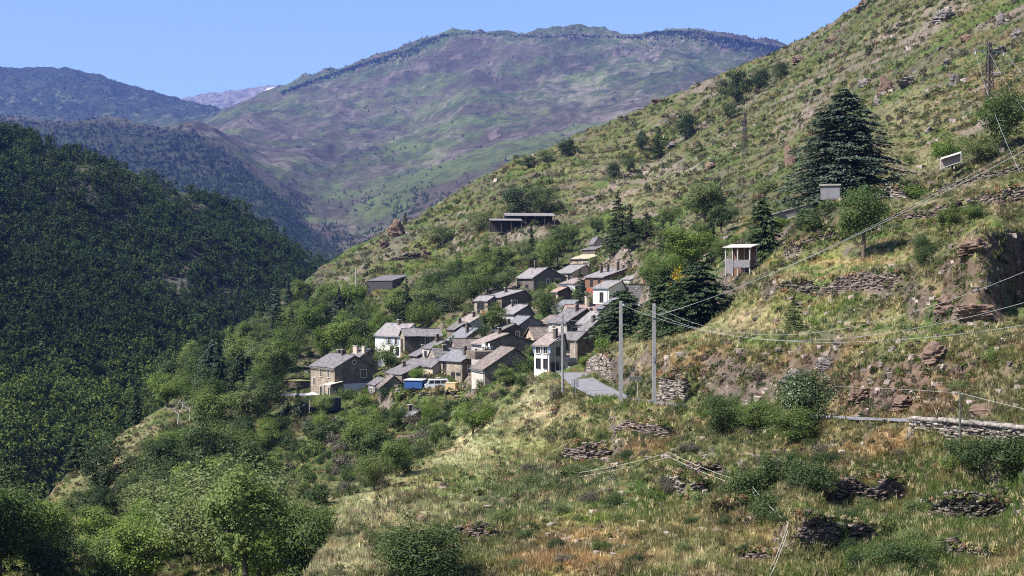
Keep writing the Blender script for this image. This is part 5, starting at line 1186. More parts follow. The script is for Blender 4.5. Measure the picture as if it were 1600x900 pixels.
class MB:
    def __init__(s): s.V = []; s.F = []; s.UV = []
    def poly(s, pts, uv=None):
        o = len(s.V); s.V += [tuple(p) for p in pts]; s.F.append(tuple(range(o, o + len(pts)))); s.UV.append(uv or [(0, 0)] * len(pts))
    def box(s, x0, x1, y0, y1, z0, z1):
        p = lambda x, y, z: (x, y, z)
        for q in (((x0,y0,z0),(x0,y1,z0),(x1,y1,z0),(x1,y0,z0)), ((x0,y0,z1),(x1,y0,z1),(x1,y1,z1),(x0,y1,z1)), ((x0,y0,z0),(x1,y0,z0),(x1,y0,z1),(x0,y0,z1)),
                  ((x1,y0,z0),(x1,y1,z0),(x1,y1,z1),(x1,y0,z1)), ((x1,y1,z0),(x0,y1,z0),(x0,y1,z1),(x1,y1,z1)), ((x0,y1,z0),(x0,y0,z0),(x0,y0,z1),(x0,y1,z1))): s.poly(q)
    def slab(s, a, b, c, d, t):
        """box under the quad a-b-c-d (counter-clockwise seen from above), thickness t straight down"""
        A = [Vector(v) for v in (a, b, c, d)]; B = [v - Vector((0, 0, t)) for v in A]
        w = (A[1] - A[0]).length; h = (A[3] - A[0]).length
        s.poly(A, [(0, 0), (w, 0), (w, h), (0, h)]); s.poly(B[::-1])
        for i in range(4):
            j = (i + 1) % 4; s.poly((A[i], B[i], B[j], A[j]), [(0, 0), (.1, 0), (.1, .1), (0, .1)])
    def bar(s, p, q, r, k=4):
        p = Vector(p); q = Vector(q); t = (q - p).normalized(); u = t.cross(Vector((0, 0, 1)) if abs(t.z) < .9 else Vector((1, 0, 0))).normalized(); v = t.cross(u); o = len(s.V)
        for c in (p, q):
            for i in range(k): an = 2 * math.pi * (i + .5) / k; s.V.append(tuple(c + (u * math.cos(an) + v * math.sin(an)) * r))
        for i in range(k): j = (i + 1) % k; s.F.append((o + i, o + j, o + k + j, o + k + i)); s.UV.append([(0, 0)] * 4)
        s.F.append(tuple(o + i for i in range(k))[::-1]); s.UV.append([(0, 0)] * k); s.F.append(tuple(o + k + i for i in range(k))); s.UV.append([(0, 0)] * k)
    def build(s, name, mat, parent=None, idx=None):
        me = bpy.data.meshes.new(name); me.from_pydata(s.V, [], s.F); uv = me.uv_layers.new(name='uv')
        k = 0
        for u in s.UV:
            for c in u: uv.data[k].uv = c; k += 1
        o = link(name, me, mat, parent)
        if idx: me.polygons.foreach_set('material_index', idx)
        return o

def build_house(spec):
    name, label, (pl, pc, pr), (rb, re, ra), d, th, ro, axis, wall, swall, roof, wins, chims = spec
    th = R(th); sc = d / F
    if name not in ('utility_hut', 'garden_shed', 'farm_shed') and 'tall white' not in label:      # eaves and quoins overlap their neighbours
        pl -= .10 * (pc - pl) + 1.0; pr += .10 * (pr - pc) + 1.5; rb += 4
    L = (pc - pl) * sc / max(math.cos(th), .15); W = (pr - pc) * sc / max(abs(math.sin(th)), .15)
    h = (rb - re) * sc; r = max((re - ra) * sc, .05)
    if axis == 'x': r += abs(math.tan(0)) * 0
    flat = name == 'utility_hut' or roof in ('turf', 'brown_felt')
    if name == 'garden_shed':
        d = float(hill.at(pc, rb).y); sc2 = d / F; L, W, h, r = L * sc2 / sc, W * sc2 / sc, h * sc2 / sc, r * sc2 / sc; sc = sc2
    corner = P(pc, rb, d); ct, st = math.cos(th), math.sin(th)
    cx = corner.x - (ct * L / 2 + st * W / 2); cyy = corner.y - (st * L / 2 - ct * W / 2)
    t = empty(name, (cx, cyy, corner.z), th); tag(t, label, {'farm_shed': 'shed', 'garden_shed': 'shed', 'lean_to_shed': 'shed', 'utility_hut': 'hut', 'stone_hut': 'hut', 'stone_barn': 'barn', 'rendered_annex': 'annex'}.get(name, 'house'))
    rg = random.Random(label); fz = -.3 if name == 'utility_hut' else -1.0 if name == 'garden_shed' else -4.5
    hx, hy = L / 2, W / 2
    w = MB(); idx = []
    c = [(-hx, -hy), (hx, -hy), (hx, hy), (-hx, hy)]
    top = lambda x, y: h
    if flat: yr = 0; r = .0
    if axis == 'x': yr = ro * W; prof = lambda x, y: h + r * (1 - (yr - y) / (yr + hy) if y < yr else 1 - (y - yr) / (hy - yr))
    else: yr = ro * L; prof = lambda x, y: h + r * (1 - (yr - x) / (yr + hx) if x < yr else 1 - (x - yr) / (hx - yr))
    if axis == 'x':
        w.poly([(-hx,-hy,fz),(hx,-hy,fz),(hx,-hy,h),(-hx,-hy,h)]); w.poly([(hx,-hy,fz),(hx,hy,fz),(hx,hy,h),(hx,yr,h+r),(hx,-hy,h)])
        w.poly([(hx,hy,fz),(-hx,hy,fz),(-hx,hy,h),(hx,hy,h)]); w.poly([(-hx,hy,fz),(-hx,-hy,fz),(-hx,-hy,h),(-hx,yr,h+r),(-hx,hy,h)])
    else:
        w.poly([(-hx,-hy,fz),(hx,-hy,fz),(hx,-hy,h),(yr,-hy,h+r),(-hx,-hy,h)]); w.poly([(hx,-hy,fz),(hx,hy,fz),(hx,hy,h),(hx,-hy,h)])
        w.poly([(hx,hy,fz),(-hx,hy,fz),(-hx,hy,h),(yr,hy,h+r),(hx,hy,h)]); w.poly([(-hx,hy,fz),(-hx,-hy,fz),(-hx,-hy,h),(-hx,hy,h)])
    w.build('wall', [WM[wall], WM[swall]], t, [1, 0, 0, 0])  # mostly darker gables, paler sun-side wall: shade and sunlight put into the colours
    # roof: two slabs, slightly sagging edges, real eaves
    oh, og, tk = (.32, .28, .14) if h > 2.2 else (.18, .15, .09); z0 = .05
    def sl(a, b): return (b[1] - a[1]) / (b[0] - a[0])
    if flat:
        m = MB(); m.slab((-hx-oh,-hy-oh,h+.22),(hx+oh,-hy-oh,h+.22),(hx+oh,hy+oh,h+.22),(-hx-oh,hy+oh,h+.22),.2); ro_ob = m.build('roof', RM[roof], t)
    else:
        m = MB(); n = max(2, int((L if axis == 'x' else W) / 2.5)); wob = [rg.uniform(-.09, .07) for _ in range(n + 1)]
        e0 = (-hy if axis == 'x' else -hx); e1 = -e0; a0 = (-hx if axis == 'x' else -hy) - og; a1 = -a0
        s0 = r / (yr - e0); s1 = r / (e1 - yr)
        P3 = (lambda u, v, z: (u, v, z)) if axis == 'x' else (lambda u, v, z: (v, -u, z))
        for i in range(n):
            u0, u1 = a0 + (a1 - a0) * i / n, a0 + (a1 - a0) * (i + 1) / n; k0, k1 = wob[i], wob[i + 1]; zr = h + r + z0 + tk
            if axis == 'x':
                m.slab((u0,e0-oh,h-oh*s0+z0+tk+k0),(u1,e0-oh,h-oh*s0+z0+tk+k1),(u1,yr,zr+k1),(u0,yr,zr+k0),tk); m.slab((u1,e1+oh,h-oh*s1+z0+tk),(u0,e1+oh,h-oh*s1+z0+tk),(u0,yr,zr+k0),(u1,yr,zr+k1),tk)
            else:
                m.slab((e1+oh,u0,h-oh*s1+z0+tk+k0),(e1+oh,u1,h-oh*s1+z0+tk+k1),(yr,u1,zr+k1),(yr,u0,zr+k0),tk); m.slab((e0-oh,u1,h-oh*s0+z0+tk),(e0-oh,u0,h-oh*s0+z0+tk),(yr,u0,zr+k0),(yr,u1,zr+k1),tk)
        for p in m.F: pass
        # carry the slate courses on from segment to segment
        for fi in range(0, len(m.F), 6):
            i = (fi // 12); off = (a1 - a0) * i / n; m.UV[fi] = [(u + off, v) for u, v in m.UV[fi]]
        ro_ob = m.build('roof', RM[roof], t)
        rb_ = MB()
        if axis == 'x': rb_.bar((a0 + .02, yr, h + r + z0 + tk), (a1 - .02, yr, h + r + z0 + tk), .10, 6)
        else: rb_.bar((yr, a0 + .02, h + r + z0 + tk), (yr, a1 - .02, h + r + z0 + tk), .10, 6)
        rb_.build('ridge_cap', RM['slate_dark'] if 'slate' in roof else RM['lauze'], ro_ob)
    for (u, v, ch, cw) in chims:
        x, y = (u - .5) * L, (v - .5) * W; zb = prof(x, y) - .3; m = MB(); m.box(x - cw * .5, x + cw * .5, y - .28, y + .28, zb, zb + ch + .5)
        co_ = m.build('chimney', M_BRICK if 'brick' in label else (WM['stone_dark'] if cw < .7 else WM['render_tan']), ro_ob); m = MB()
        m.box(x - cw * .5 - .08, x + cw * .5 + .08, y - .36, y + .36, zb + ch + .502, zb + ch + .60); m.build('chimney_cap', M_CONC, co_)
    wins = list(wins)
    if h > 2.4 and name.endswith('house') and sum(w_[0] == 'E' for w_ in wins) < 2 and W > 4:
        for _ in range(rg.randint(1, 3)): wins.append(('E', rg.uniform(.15, .85), rg.choice((.32, .72)), rg.uniform(.6, .9), rg.uniform(.9, 1.3), rg.choice(('plain', 'surround', 'plain'))))
    g = MB()
    if h > 2.4 and axis == 'x' and not flat and rg.random() < .7:
        zg = h - (.32) * (r / (ro * W + W / 2)) + .0; g.bar((-hx - .2, -hy - .36, zg), (hx + .2, -hy - .36, zg), .07, 6); g.bar((hx - .25, -hy - .10, zg), (hx - .25, -hy - .10, -.5), .05, 5); g.build('gutter', M_METAL, ro_ob)
    for (face, u, v, ww, wh, style) in wins:
        m0 = MB(); m1 = MB(); zc = v * h
        if style == 'beam': pass
        if face == 'S': ctr = ((u - .5) * L, -hy); f = lambda a, o, z: (ctr[0] + a, -hy - o, z)
        else: ctr = (hx, (u - .5) * W); f = lambda a, o, z: (hx + o, ctr[1] + a, z)
        def fbox(mb, a0, a1, o0, o1, z0_, z1_):
            p, q = f(a0, o0, z0_), f(a1, o1, z1_); mb.box(min(p[0], q[0]), max(p[0], q[0]), min(p[1], q[1]), max(p[1], q[1]), z0_, z1_)
        za, zb = zc - wh / 2, zc + wh / 2; b = .16 if style in ('surround', 'arch', 'oculus', 'shutter') else .07
        if style == 'balcony':
            for k in range(5): fbox(m0, -ww/2, ww/2, .9, .94, za + k * wh / 5, za + k * wh / 5 + wh / 8)
            for k in range(7): a = -ww/2 + ww * k / 6; fbox(m0, a - .04, a + .04, .84, .90, za - .1, zb)
            fbox(m0, -ww/2, ww/2, 0.0, .96, za - .22, za - .1); m0.build('balcony', M_RED, t); continue
        if style == 'beam': fbox(m0, -ww/2, ww/2, -.05, .06, za, zb); m0.build('beam', M_DOORW, t); continue
        mat = {'door': M_DOORW, 'red': M_RED}.get(style, M_PANE); nm = 'door' if style in ('door', 'red') else 'window'
        fr = M_TRIM if b > .1 else M_DOORW
        if style == 'oculus':
            for k in range(12):
                a0_, a1_ = 2 * math.pi * k / 12, 2 * math.pi * (k + 1) / 12; ri, r2 = ww * .36, ww * .62
                q = [f(math.cos(a) * r_, .07, zc + math.sin(a) * r_) for a, r_ in ((a0_, ri), (a0_, r2), (a1_, r2), (a1_, ri))]; m0.poly(q); m1.poly([f(0, .03, zc), f(math.cos(a0_) * ri, .03, zc + math.sin(a0_) * ri), f(math.cos(a1_) * ri, .03, zc + math.sin(a1_) * ri)])
                q2 = [f(math.cos(a) * r2, o_, zc + math.sin(a) * r2) for a, o_ in ((a0_, -.05), (a1_, -.05), (a1_, .07), (a0_, .07))]; m0.poly(q2)
            fo = m0.build(nm, fr, t); m1.build('pane', M_PANE, fo); continue
        fbox(m0, -ww/2 - b, -ww/2, -.04, .09, za, zb); fbox(m0, ww/2, ww/2 + b, -.04, .09, za, zb); fbox(m0, -ww/2 - b, ww/2 + b, -.04, .10, zb, zb + b)
        if nm == 'window': fbox(m0, -ww/2 - b, ww/2 + b, -.04, .14, za - b * .8, za)
        if style == 'arch':
            for k in range(7):
                a0_, a1_ = math.pi * k / 7, math.pi * (k + 1) / 7; ri, r2 = ww * .5, ww * .5 + b
                m0.poly([f(math.cos(a) * r_, .105, zb + math.sin(a) * r_ * .6) for a, r_ in ((a0_, ri), (a0_, r2), (a1_, r2), (a1_, ri))]); m1.poly([f(0, .035, zb), f(math.cos(a0_) * ri, .035, zb + math.sin(a0_) * ri * .6), f(math.cos(a1_) * ri, .035, zb + math.sin(a1_) * ri * .6)])
        fo = m0.build(nm, fr, t)
        fbox(m1, -ww/2, ww/2, -.02, .03, za, zb); m1.build('leaf' if nm == 'door' else 'pane', mat, fo)
        if nm == 'window':
            mb = MB(); fbox(mb, -.03, .03, .031, .055, za, zb); mb.build('mullion', M_TRIM if style != 'plain' else M_DOORW, fo)
        if style == 'shutter':
            for sgn in (-1, 1):
                mb = MB(); a0_, a1_ = sorted((sgn * (ww/2 + b + .02), sgn * (ww/2 + b + .02 + ww * .45))); fbox(mb, a0_, a1_, .0, .06, za, zb); mb.build('shutter', M_SHUT, fo)
    return t, L, W, h, r
for spec in HOUSES:
    t, L, W, h, r = build_house(spec)
    if 'arched' in spec[1]:        # the pale rendered lower wall and the porch
        m = MB(); m.box(L/2 + .003, L/2 + .5, -W*.30, W*.46, -1.2, h * .46); m.build('rendered_base', plain('pale_grey_plaster', (.48,.47,.49), .9, .1, 1), t)
        m = MB(); m.slab((L/2-1.6,-W/2-1.6,h*.46),(L/2+.9,-W/2-1.6,h*.46),(L/2+.9,-W/2+1.3,h*.56),(L/2-1.6,-W/2+1.3,h*.56),.12)
        for x, y in ((L/2-1.4,-W/2-1.5),(L/2+.8,-W/2-1.5)): m.box(x-.09, x+.09, y-.09, y+.09, -1, h*.46 - .10)
        m.build('porch', M_TRIM, t)
        m = MB(); m.bar((-L/2-.35,-W/2-.40,h-.25),(L/2+.35,-W/2-.40,h-.25),.08,6); m.bar((-L/2+.1,-W/2-.12,h-.25),(-L/2+.1,-W/2-.12,0),.06,6); m.build('gutter', M_METAL, t)
    if 'drainpipe' in spec[1]:
        m = MB(); m.bar((L/2-.3,-W/2-.12,h),(L/2-.3,-W/2-.12,-.5),.08,6); m.build('drainpipe', M_TRIM, t)
    if 'garden chairs' in spec[1]: pass
    if 'flower pots' in spec[1]:
        m = MB(); m.box(-L*.45, L*.45, -W/2-1.1, -W/2, h*.38, h*.38+.12); b_ = m.build('balcony', M_TRIM, t)
        for k in range(6):
            a = -L*.4 + k * L*.16; m = MB(); m.bar((a,-W/2-1.0,h*.38+.12),(a,-W/2-1.0,h*.38+.45),.16,7); m.build('flower_pot', M_RED, b_)

# ------------------------------------------------------------------ dry stone walls, stone by stone
M_DRY = [attr_mat('dry_stone_%s' % n, 'cover', fine=.25, var=.3, bump=.35, bdist=.03, rough=.92) for n in ('brown', 'mossy', 'pale')]
TONES = [((.10,.08,.07),(.24,.19,.165)), ((.10,.088,.07),(.23,.20,.165)), ((.15,.13,.115),(.34,.29,.25))]
def stone_run(line, hts, tone, seed, thick=.45, size=1.0, keep=.97, rough=0.0, shade=1.0):
    """line: base points along the wall; hts: height at each"""
    rg = np.random.default_rng(seed); V = []; C = []; box = np.array([(x, y, z) for z in (0, 1) for y in (0, 1) for x in (0, 1)], float)
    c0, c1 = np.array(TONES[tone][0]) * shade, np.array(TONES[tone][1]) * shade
    seg = [(line[i + 1] - line[i]).length for i in range(len(line) - 1)]; tot = sum(seg)
    cum = np.concatenate([[0], np.cumsum(seg)]); LX = np.array([(p.x, p.y, p.z) for p in line]); hts = np.array(hts)
    zc = -.9
    while zc < hts.max() + .1:
        ch = rg.uniform(.12, .26) * size; s = -rg.uniform(0, .3)
        while s < tot:
            l = rg.uniform(.22, .62) * size; m = s + l / 2; mm = min(max(m, 0), tot)
            b = np.array([np.interp(mm, cum, LX[:, k]) for k in range(3)]); nz_ = vnoise(np.array([mm * .7]), np.array([seed * 1.7]))[0]; hb = np.interp(mm, cum, hts); hh = hb * (1 + rough * 1.1 * (nz_ - .62)) * (1 if not rough else min(1, .35 + 4.0 * min(mm, tot - mm) / tot)) + .2 * (nz_ - .5); wob = (vnoise(np.array([mm * .5 + 7]), np.array([seed * 2.3 + zc * .4]))[0] - .5) * .35 * size
            if zc + ch * .5 < hh and rg.uniform() < keep and (not rough or vnoise(np.array([mm * .9]), np.array([zc * 1.6 + seed]))[0] > .22):
                i = min(int(np.searchsorted(cum, mm)) , len(line) - 1); i = max(i, 1); t = LX[i] - LX[i - 1]; t /= np.linalg.norm(t) + 1e-9; u = np.array((-t[1], t[0], 0)); u /= np.linalg.norm(u) + 1e-9
                if u[1] > 0: u = -u            # u faces the valley
                q = box.copy(); q[:, 0] = (q[:, 0] - .5) * l * .96; q[:, 1] = q[:, 1] * thick * rg.uniform(.8, 1.25) - thick * .5; q[:, 2] = q[:, 2] * ch * rg.uniform(.7, 1.0)
                q += rg.normal(size=(8, 3)) * np.array((.055, .05, .028)) * size
                out = rg.normal() * .05 - .10 * max(zc, 0)
                V.append(b + q[:, :1] * t + (q[:, 1:2] + out) * u + np.stack([0 * q[:, 0], 0 * q[:, 0], q[:, 2] + zc + wob], 1)); w = rg.uniform(); C.append(np.repeat(((c0 * (1 - w) + c1 * w) * rg.uniform(.8, 1.2))[None], 8, 0))
            s += l
        zc += ch
    n = len(V); V = np.concatenate(V); C = np.concatenate(C)
    f = np.array([(0,2,3,1),(4,5,7,6),(0,1,5,4),(2,6,7,3),(0,4,6,2),(1,3,7,5)]); faces = (np.arange(n)[:, None, None] * 8 + f[None]).reshape(-1, 4)
    return V, faces, C
for k, (lab, pts, step, tone) in enumerate(WALLS):
    line = [P(p[0], p[1], p[3]) for p in pts]; hts = [(p[1] - p[2]) * p[3] / F for p in pts]
    far = pts[0][3] > 350
    V, f, C = stone_run(line, hts, tone, 100 + k, .5 if not far else .9, min(max(.55, pts[0][3] / 170), 2.2), .95 if pts[0][3] < 120 else .98, .5 if pts[0][3] < 120 else .2, .62 if pts[0][3] < 100 else .85)  # nearest walls get darker stone, their shade painted into the colour
    me = np_mesh('dry_stone_wall', V, f); color_attr(me, 'cover', C); tag(link('dry_stone_wall', me, M_DRY[tone]), lab, 'stone wall')
# parapet beside the road
PAR = [(1424,690,655,86),(1480,697,659,83),(1540,703,664,80),(1600,712,670,77),(1700,724,678,73)]
line = [P(p[0], p[1], p[3]) for p in PAR]; hts = [(p[1] - p[2]) * p[3] / F for p in PAR]
pt = empty('parapet_wall', line[2]); tag(pt, 'pale stone parapet wall with upright coping stones along the road', 'stone wall')
V, f, C = stone_run(line, hts, 2, 7, .45, .7, 1.0); me = np_mesh('courses', V - np.array(line[2]), f); color_attr(me, 'cover', C * .85); link('courses', me, M_DRY[2], pt)
V = []; C = []; rg = np.random.default_rng(3); box = np.array([(x, y, z) for z in (0, 1) for y in (0, 1) for x in (0, 1)], float)
L3 = np.array([(p.x, p.y, p.z) for p in line]); cum = np.concatenate([[0], np.cumsum(np.linalg.norm(np.diff(L3, axis=0), axis=1))]); s = 0
while s < cum[-1]:
    l = rg.uniform(.16, .26); b = np.array([np.interp(s, cum, L3[:, k]) for k in range(3)]); b[2] += np.interp(s, cum, hts) - .05; t = L3[-1] - L3[0]; t /= np.linalg.norm(t); u = np.array((-t[1], t[0], 0))
    q = (box - np.array((.5, .5, 0))) * np.array((l * .95, .55, rg.uniform(.16, .30))) + rg.normal(size=(8, 3)) * .018; lean = q[:, 2:3] * .35
    V.append(b + (q[:, :1] + lean) * t + q[:, 1:2] * u + q[:, 2:3] * np.array((0, 0, 1))); C.append(np.repeat((np.array((.25,.225,.205)) * rg.uniform(.6, 1.15))[None], 8, 0)); s += l
n = len(V); f8 = np.array([(0,2,3,1),(4,5,7,6),(0,1,5,4),(2,6,7,3),(0,4,6,2),(1,3,7,5)]); me = np_mesh('coping', np.concatenate(V) - np.array(line[2]), (np.arange(n)[:, None, None] * 8 + f8[None]).reshape(-1, 4)); color_attr(me, 'cover', np.concatenate(C)); link('coping', me, M_DRY[2], pt)

# ------------------------------------------------------------------ boulders and outcrops
def rock_mat(name, c):
    m = plain(name, c, .92, .5, 1.1, bump=1.0); n = m.node_tree
    for q in n.nodes:
        if q.type == 'TEX_NOISE': q.inputs['Detail'].default_value = 10; q.inputs['Roughness'].default_value = .72
        if q.type == 'BUMP': q.inputs['Distance'].default_value = .5
    return m
M_ROCK = rock_mat('rock', (.19,.165,.155)); M_ROCKD = rock_mat('brown_rock', (.17,.115,.085))
def outcrop(seed, sx, sy, sz):
    import bmesh
    bm = bmesh.new(); bmesh.ops.create_icosphere(bm, subdivisions=5, radius=1.0); rg = np.random.default_rng(seed)
    V = np.array([v.co[:] for v in bm.verts]); pl = rg.normal(size=(16, 3)); pl[:, 2] *= .7; pl /= np.linalg.norm(pl, axis=1)[:, None]
    for p_, q_ in zip(pl, rg.uniform(.42, .8, 16)):
        e = V @ p_ - q_; V -= np.clip(e, 0, None)[:, None] * p_ * .7
    st = (ridged(V[:, 2] * 5 + V[:, 0] * 1.2 + seed, V[:, 0] + V[:, 1] + seed * 3, 1.1, 4, seed) - .5) + 1.1 * (fbm(V[:, 0] * 3 + seed, V[:, 1] * 3 + V[:, 2] * 4, 1.0, 4, seed + 5) - .5)
    V = V * (1 + .62 * st)[:, None]
    for v, c in zip(bm.verts, V * np.array((sx, sy, sz))): v.co = c
    me = bpy.data.meshes.new('rock_outcrop'); bm.to_mesh(me); bm.free(); return me
BOULD = [(1384,142,22,30,'big pale grey rock face standing on the upper slope'),(1352,132,24,16,'grey rock lying below the wire fence on the upper slope'),(1370,165,14,20,'narrow grey rock beside the cedar top'),(1248,96,28,14,'dark rock outcrop near the skyline of the upper slope'),(1470,30,34,16,'grey rock band at the top of the slope'),(1565,38,22,22,'dark rock tooth at the top of the slope'),(1512,62,20,10,'flat pale slab on the upper slope'),(1590,55,18,16,'dark rock beside the lattice pylon'),
 (1562,84,28,18,'dark crag behind the lattice pylon'),(1236,258,20,44,'grey crag beside the cedar'),(1492,132,18,18,'dark overhanging boulder in the grass below the fence'),(1452,206,16,8,'small pale slab in the straw grass'),(1348,12,26,12,'rock cap on the skyline at the photo top'),(1052,227,22,8,'pale grey boulder under the three dark hillside trees'),(620,368,30,26,'grey crag on the skyline above the dark shed'),(602,384,16,14,'smaller crag below the skyline crag'),(836,256,18,8,'grey skyline rocks beside the hillside track'),
 (1030,150,26,8,'low skyline rocks on the ridge'),(1110,262,24,12,'broken grey rocks above the ruined hillside shed'),(1480,100,18,10,'grey rock under the wire fence'),(1420,130,40,10,'pink rock scree slab on the upper slope'),(1300,62,22,8,'dark rock on the skyline'),(1560,118,16,10,'brown rock near the pylon foot')]
for k, (px, row, w_, h_, lab) in enumerate(BOULD):
    p = spot(px, row); s = p.y / F; o = link('boulder', outcrop(k + 1, w_ * s * .62, w_ * s * .5, h_ * s * .8), M_ROCKD if (k % 3 == 0 or 'skyline' in lab) else M_ROCK); o.location = (p.x, p.y, p.z); o.rotation_euler = (0, 0, k * 1.3); tag(o, lab, 'rock')
for px, row, d, sx, sy, sz, lab, mt in [(1522,392,121,2.0,1.6,.9,'jagged brown rock at the lip of the shaded hollow',M_ROCKD),(1484,478,116,1.5,1.3,1.0,'ragged brown rock on the lit side of the shaded hollow',M_ROCKD),(1530,488,110,1.9,1.3,1.1,'brown rock shoulder below the shaded hollow',M_ROCKD),(1345,622,107,1.3,.9,.8,'rock in the road cutting beside the glossy bush tree',M_ROCKD),(1410,632,100,1.7,.9,.7,'long ledge of rock in the road cutting',M_ROCKD),(1540,645,93,1.4,.9,.7,'rock at the foot of the cutting behind the parapet',M_ROCKD),(1290,572,119,1.2,.9,.7,'grey rock in the cutting above the glossy bush tree',M_ROCK),(1460,560,104,1.5,1.0,.9,'dark rock halfway up the road cutting',M_ROCKD),(1240,596,121,1.2,.9,.8,'rock behind the glossy bush tree',M_ROCK)]:
    p = spot(px, row); o = link('rock_outcrop', outcrop(int(px + row), sx, sy, sz), mt); o.location = (p.x, p.y + sy * .2, p.z); o.rotation_euler = (0, 0, px * .01); tag(o, lab, 'rock')
# ------------------------------------------------------------------ poles, wires, signs
def pole(px, rt, rb, d, r0, r1, mat, label, name='utility_pole', square=False):
    b = P(px, rb, d); top = P(px, rt, d); H = top.z - b.z
    t = empty(name, b); tag(t, label, 'pole'); m = MB(); k = 4 if square else 8; n = 6; o = 0
    for i in range(n):
        z0, z1 = -.8 + (H + .8) * i / n, -.8 + (H + .8) * (i + 1) / n; ra, rb_ = r0 + (r1 - r0) * i / n, r0 + (r1 - r0) * (i + 1) / n
        for j in range(k):
            a0, a1 = 2 * math.pi * (j + .5) / k, 2 * math.pi * (j + 1.5) / k
            m.poly([(ra*math.cos(a0), ra*math.sin(a0), z0), (ra*math.cos(a1), ra*math.sin(a1), z0), (rb_*math.cos(a1), rb_*math.sin(a1), z1), (rb_*math.cos(a0), rb_*math.sin(a0), z1)])
    m.poly([(r1*math.cos(2*math.pi*(j+.5)/k), r1*math.sin(2*math.pi*(j+.5)/k), H) for j in range(k)])
    m.build('shaft', mat, t); return t, H
M_POLE = plain('grey_concrete_pole', (.23,.225,.23), .85, .15, 1.5); M_WIRE = plain('aluminium_wire', (.36,.355,.35), .45, .08, 1, metal=.3); M_INS = plain('insulator_glass', (.45,.5,.5), .2, .1, 2)
p1, H1 = pole(970, 470, 642, 128, .27, .19, M_POLE, 'concrete pole of the pair, the one nearer the village and the road', square=True)
p2, H2 = pole(1022, 474, 630, 132, .27, .19, M_POLE, 'concrete pole of the pair with the bundled cable, in front of the rubble wall', square=True)
w1 = P(970, 475, 128); w2 = P(1022, 475, 132)
ca = empty('crossarm', (w1 + w2) / 2); tag(ca, 'steel crossarm joining the tops of the twin concrete poles', 'crossarm')
mid = (w1 + w2) / 2; dirn = (w2 - w1).normalized(); zz = Vector((0, 0, 0))
a_ = -dirn * 2.45; b_ = dirn * 2.75; m = MB(); up = Vector((0, -.26, 0)); m.bar(a_ + up, b_ + up, .055, 4); m.build('beam', M_METAL, ca)
HANG = [mid + dirn * x + Vector((0, -.26, 0)) for x in (-2.3, .12, 2.6)]
for h_ in HANG:
    m = MB(); q = h_ - mid
    for k in range(4): m.bar(q + Vector((0, -.02 - k * .12, -.05 - .02 * k)), q + Vector((0, -.10 - k * .12, -.06 - .02 * k)), .075, 8)
    m.build('insulator', M_INS, ca)
def wire(name, pts, r, label, group=None, mat=None):
    o = link(name, tubes_mesh(name, [(tuple(pts[i]), tuple(pts[i + 1]), r, r) for i in range(len(pts) - 1)], 5), mat or M_WIRE); return tag(o, label, 'wire', group)
def fit_span(A, bx, bd, px1, row1, px2, row2, n=40):
    """sagging span from A to the line px=bx, distance bd, passing through two measured points"""
    B = P(bx, 0, bd); ts = []
    for px in (px1, px2):
        k = (px - CX) / F; t = (k * A.y - A.x) / ((B.x - A.x) - k * (B.y - A.y)); ts.append(t)
    rows = []
    M = []; y = []
    for t, row in zip(ts, (row1, row2)):
        dd = A.y + (B.y - A.y) * t; z = (CY - row) / F * dd; M.append((t, -4 * t * (1 - t))); y.append(z - A.z * (1 - t))
    (a, b), (c, e) = M; det = a * e - b * c; zb = (y[0] * e - b * y[1]) / det; s = (a * y[1] - c * y[0]) / det
    return [Vector((A.x + (B.x - A.x) * t, A.y + (B.y - A.y) * t, A.z + (zb - A.z) * t - 4 * s * t * (1 - t))) for t in [i / n for i in range(n + 1)]]
off = Vector((0, -.5, -.12))
wire('power_wire', fit_span(HANG[0] + off, 1720, 62, 1200, 531, 1600, 508), .013, 'lowest of the three sagging power wires, from the village end of the crossarm')
wire('power_wire', fit_span(HANG[1] + off, 1720, 60, 1180, 529, 1600, 473), .013, 'middle one of the three sagging power wires, from between the twin poles')
wire('power_wire', fit_span(HANG[2] + off, 1720, 58, 1190, 523, 1600, 425), .013, 'highest of the three sagging power wires, from the far end of the crossarm')
A = P(1030, 492, 131.6)
for k, dz in enumerate((0, .28)):
    pts = fit_span(A + Vector((0, -.05, dz * .2)), 1700, 60, 1300, 386 - k * 1.5, 1600, 236 - k * 9)
    wire('phone_cable', pts, (.017,.012)[k], ['thick lower cable climbing from the second concrete pole across the orchard', 'thinner upper cable climbing from the second concrete pole across the orchard'][k])
m = MB(); bq = P(1024, 491, 132) - p2.location
m.bar(bq + Vector((-.8, -.3, .02)), bq + Vector((.7, -.3, .02)), .05, 4); m.build('bracket', M_METAL, p2)
m = MB(); m.box(-.10, .10, -.32, -.20, H2 * .42, H2 * .42 + .45); m.build('plate', M_METAL, p2)
v1, _ = pole(879, 490, 629, 150, .15, .10, M_POLE, 'tall slim grey pole at the edge of the road into the village')
v2, _ = pole(868, 532, 604, 172, .085, .06, plain('dark_steel_pole', (.07,.07,.075), .5, .15, 2, metal=.4), 'thin dark lamp pole in front of the white house with shutters', 'lamp_pole')
m = MB(); z_ = P(868, 532, 172).z - v2.location.z; m.bar((0, 0, z_ - .1), (.6, -.3, z_ + .15), .04, 5); m.box(.45, .95, -.42, -.2, z_ + .08, z_ + .2); m.build('lamp_head', M_METAL, v2)
m = MB(); z_ = P(879, 495, 150).z - v1.location.z
for s_ in (0, .5): m.bar((-.7, -.1, z_ - s_), (.7, -.1, z_ - s_), .04, 4)
m.build('crossbar', M_METAL, v1)
A = P(879, 497, 150)
wire('power_wire', [A + (HANG[0] - A) * (i / 16) + Vector((0, 0, -3.2 * (i / 16) * (1 - i / 16))) for i in range(17)], .012, 'slack wire between the slim grey pole and the twin concrete poles')
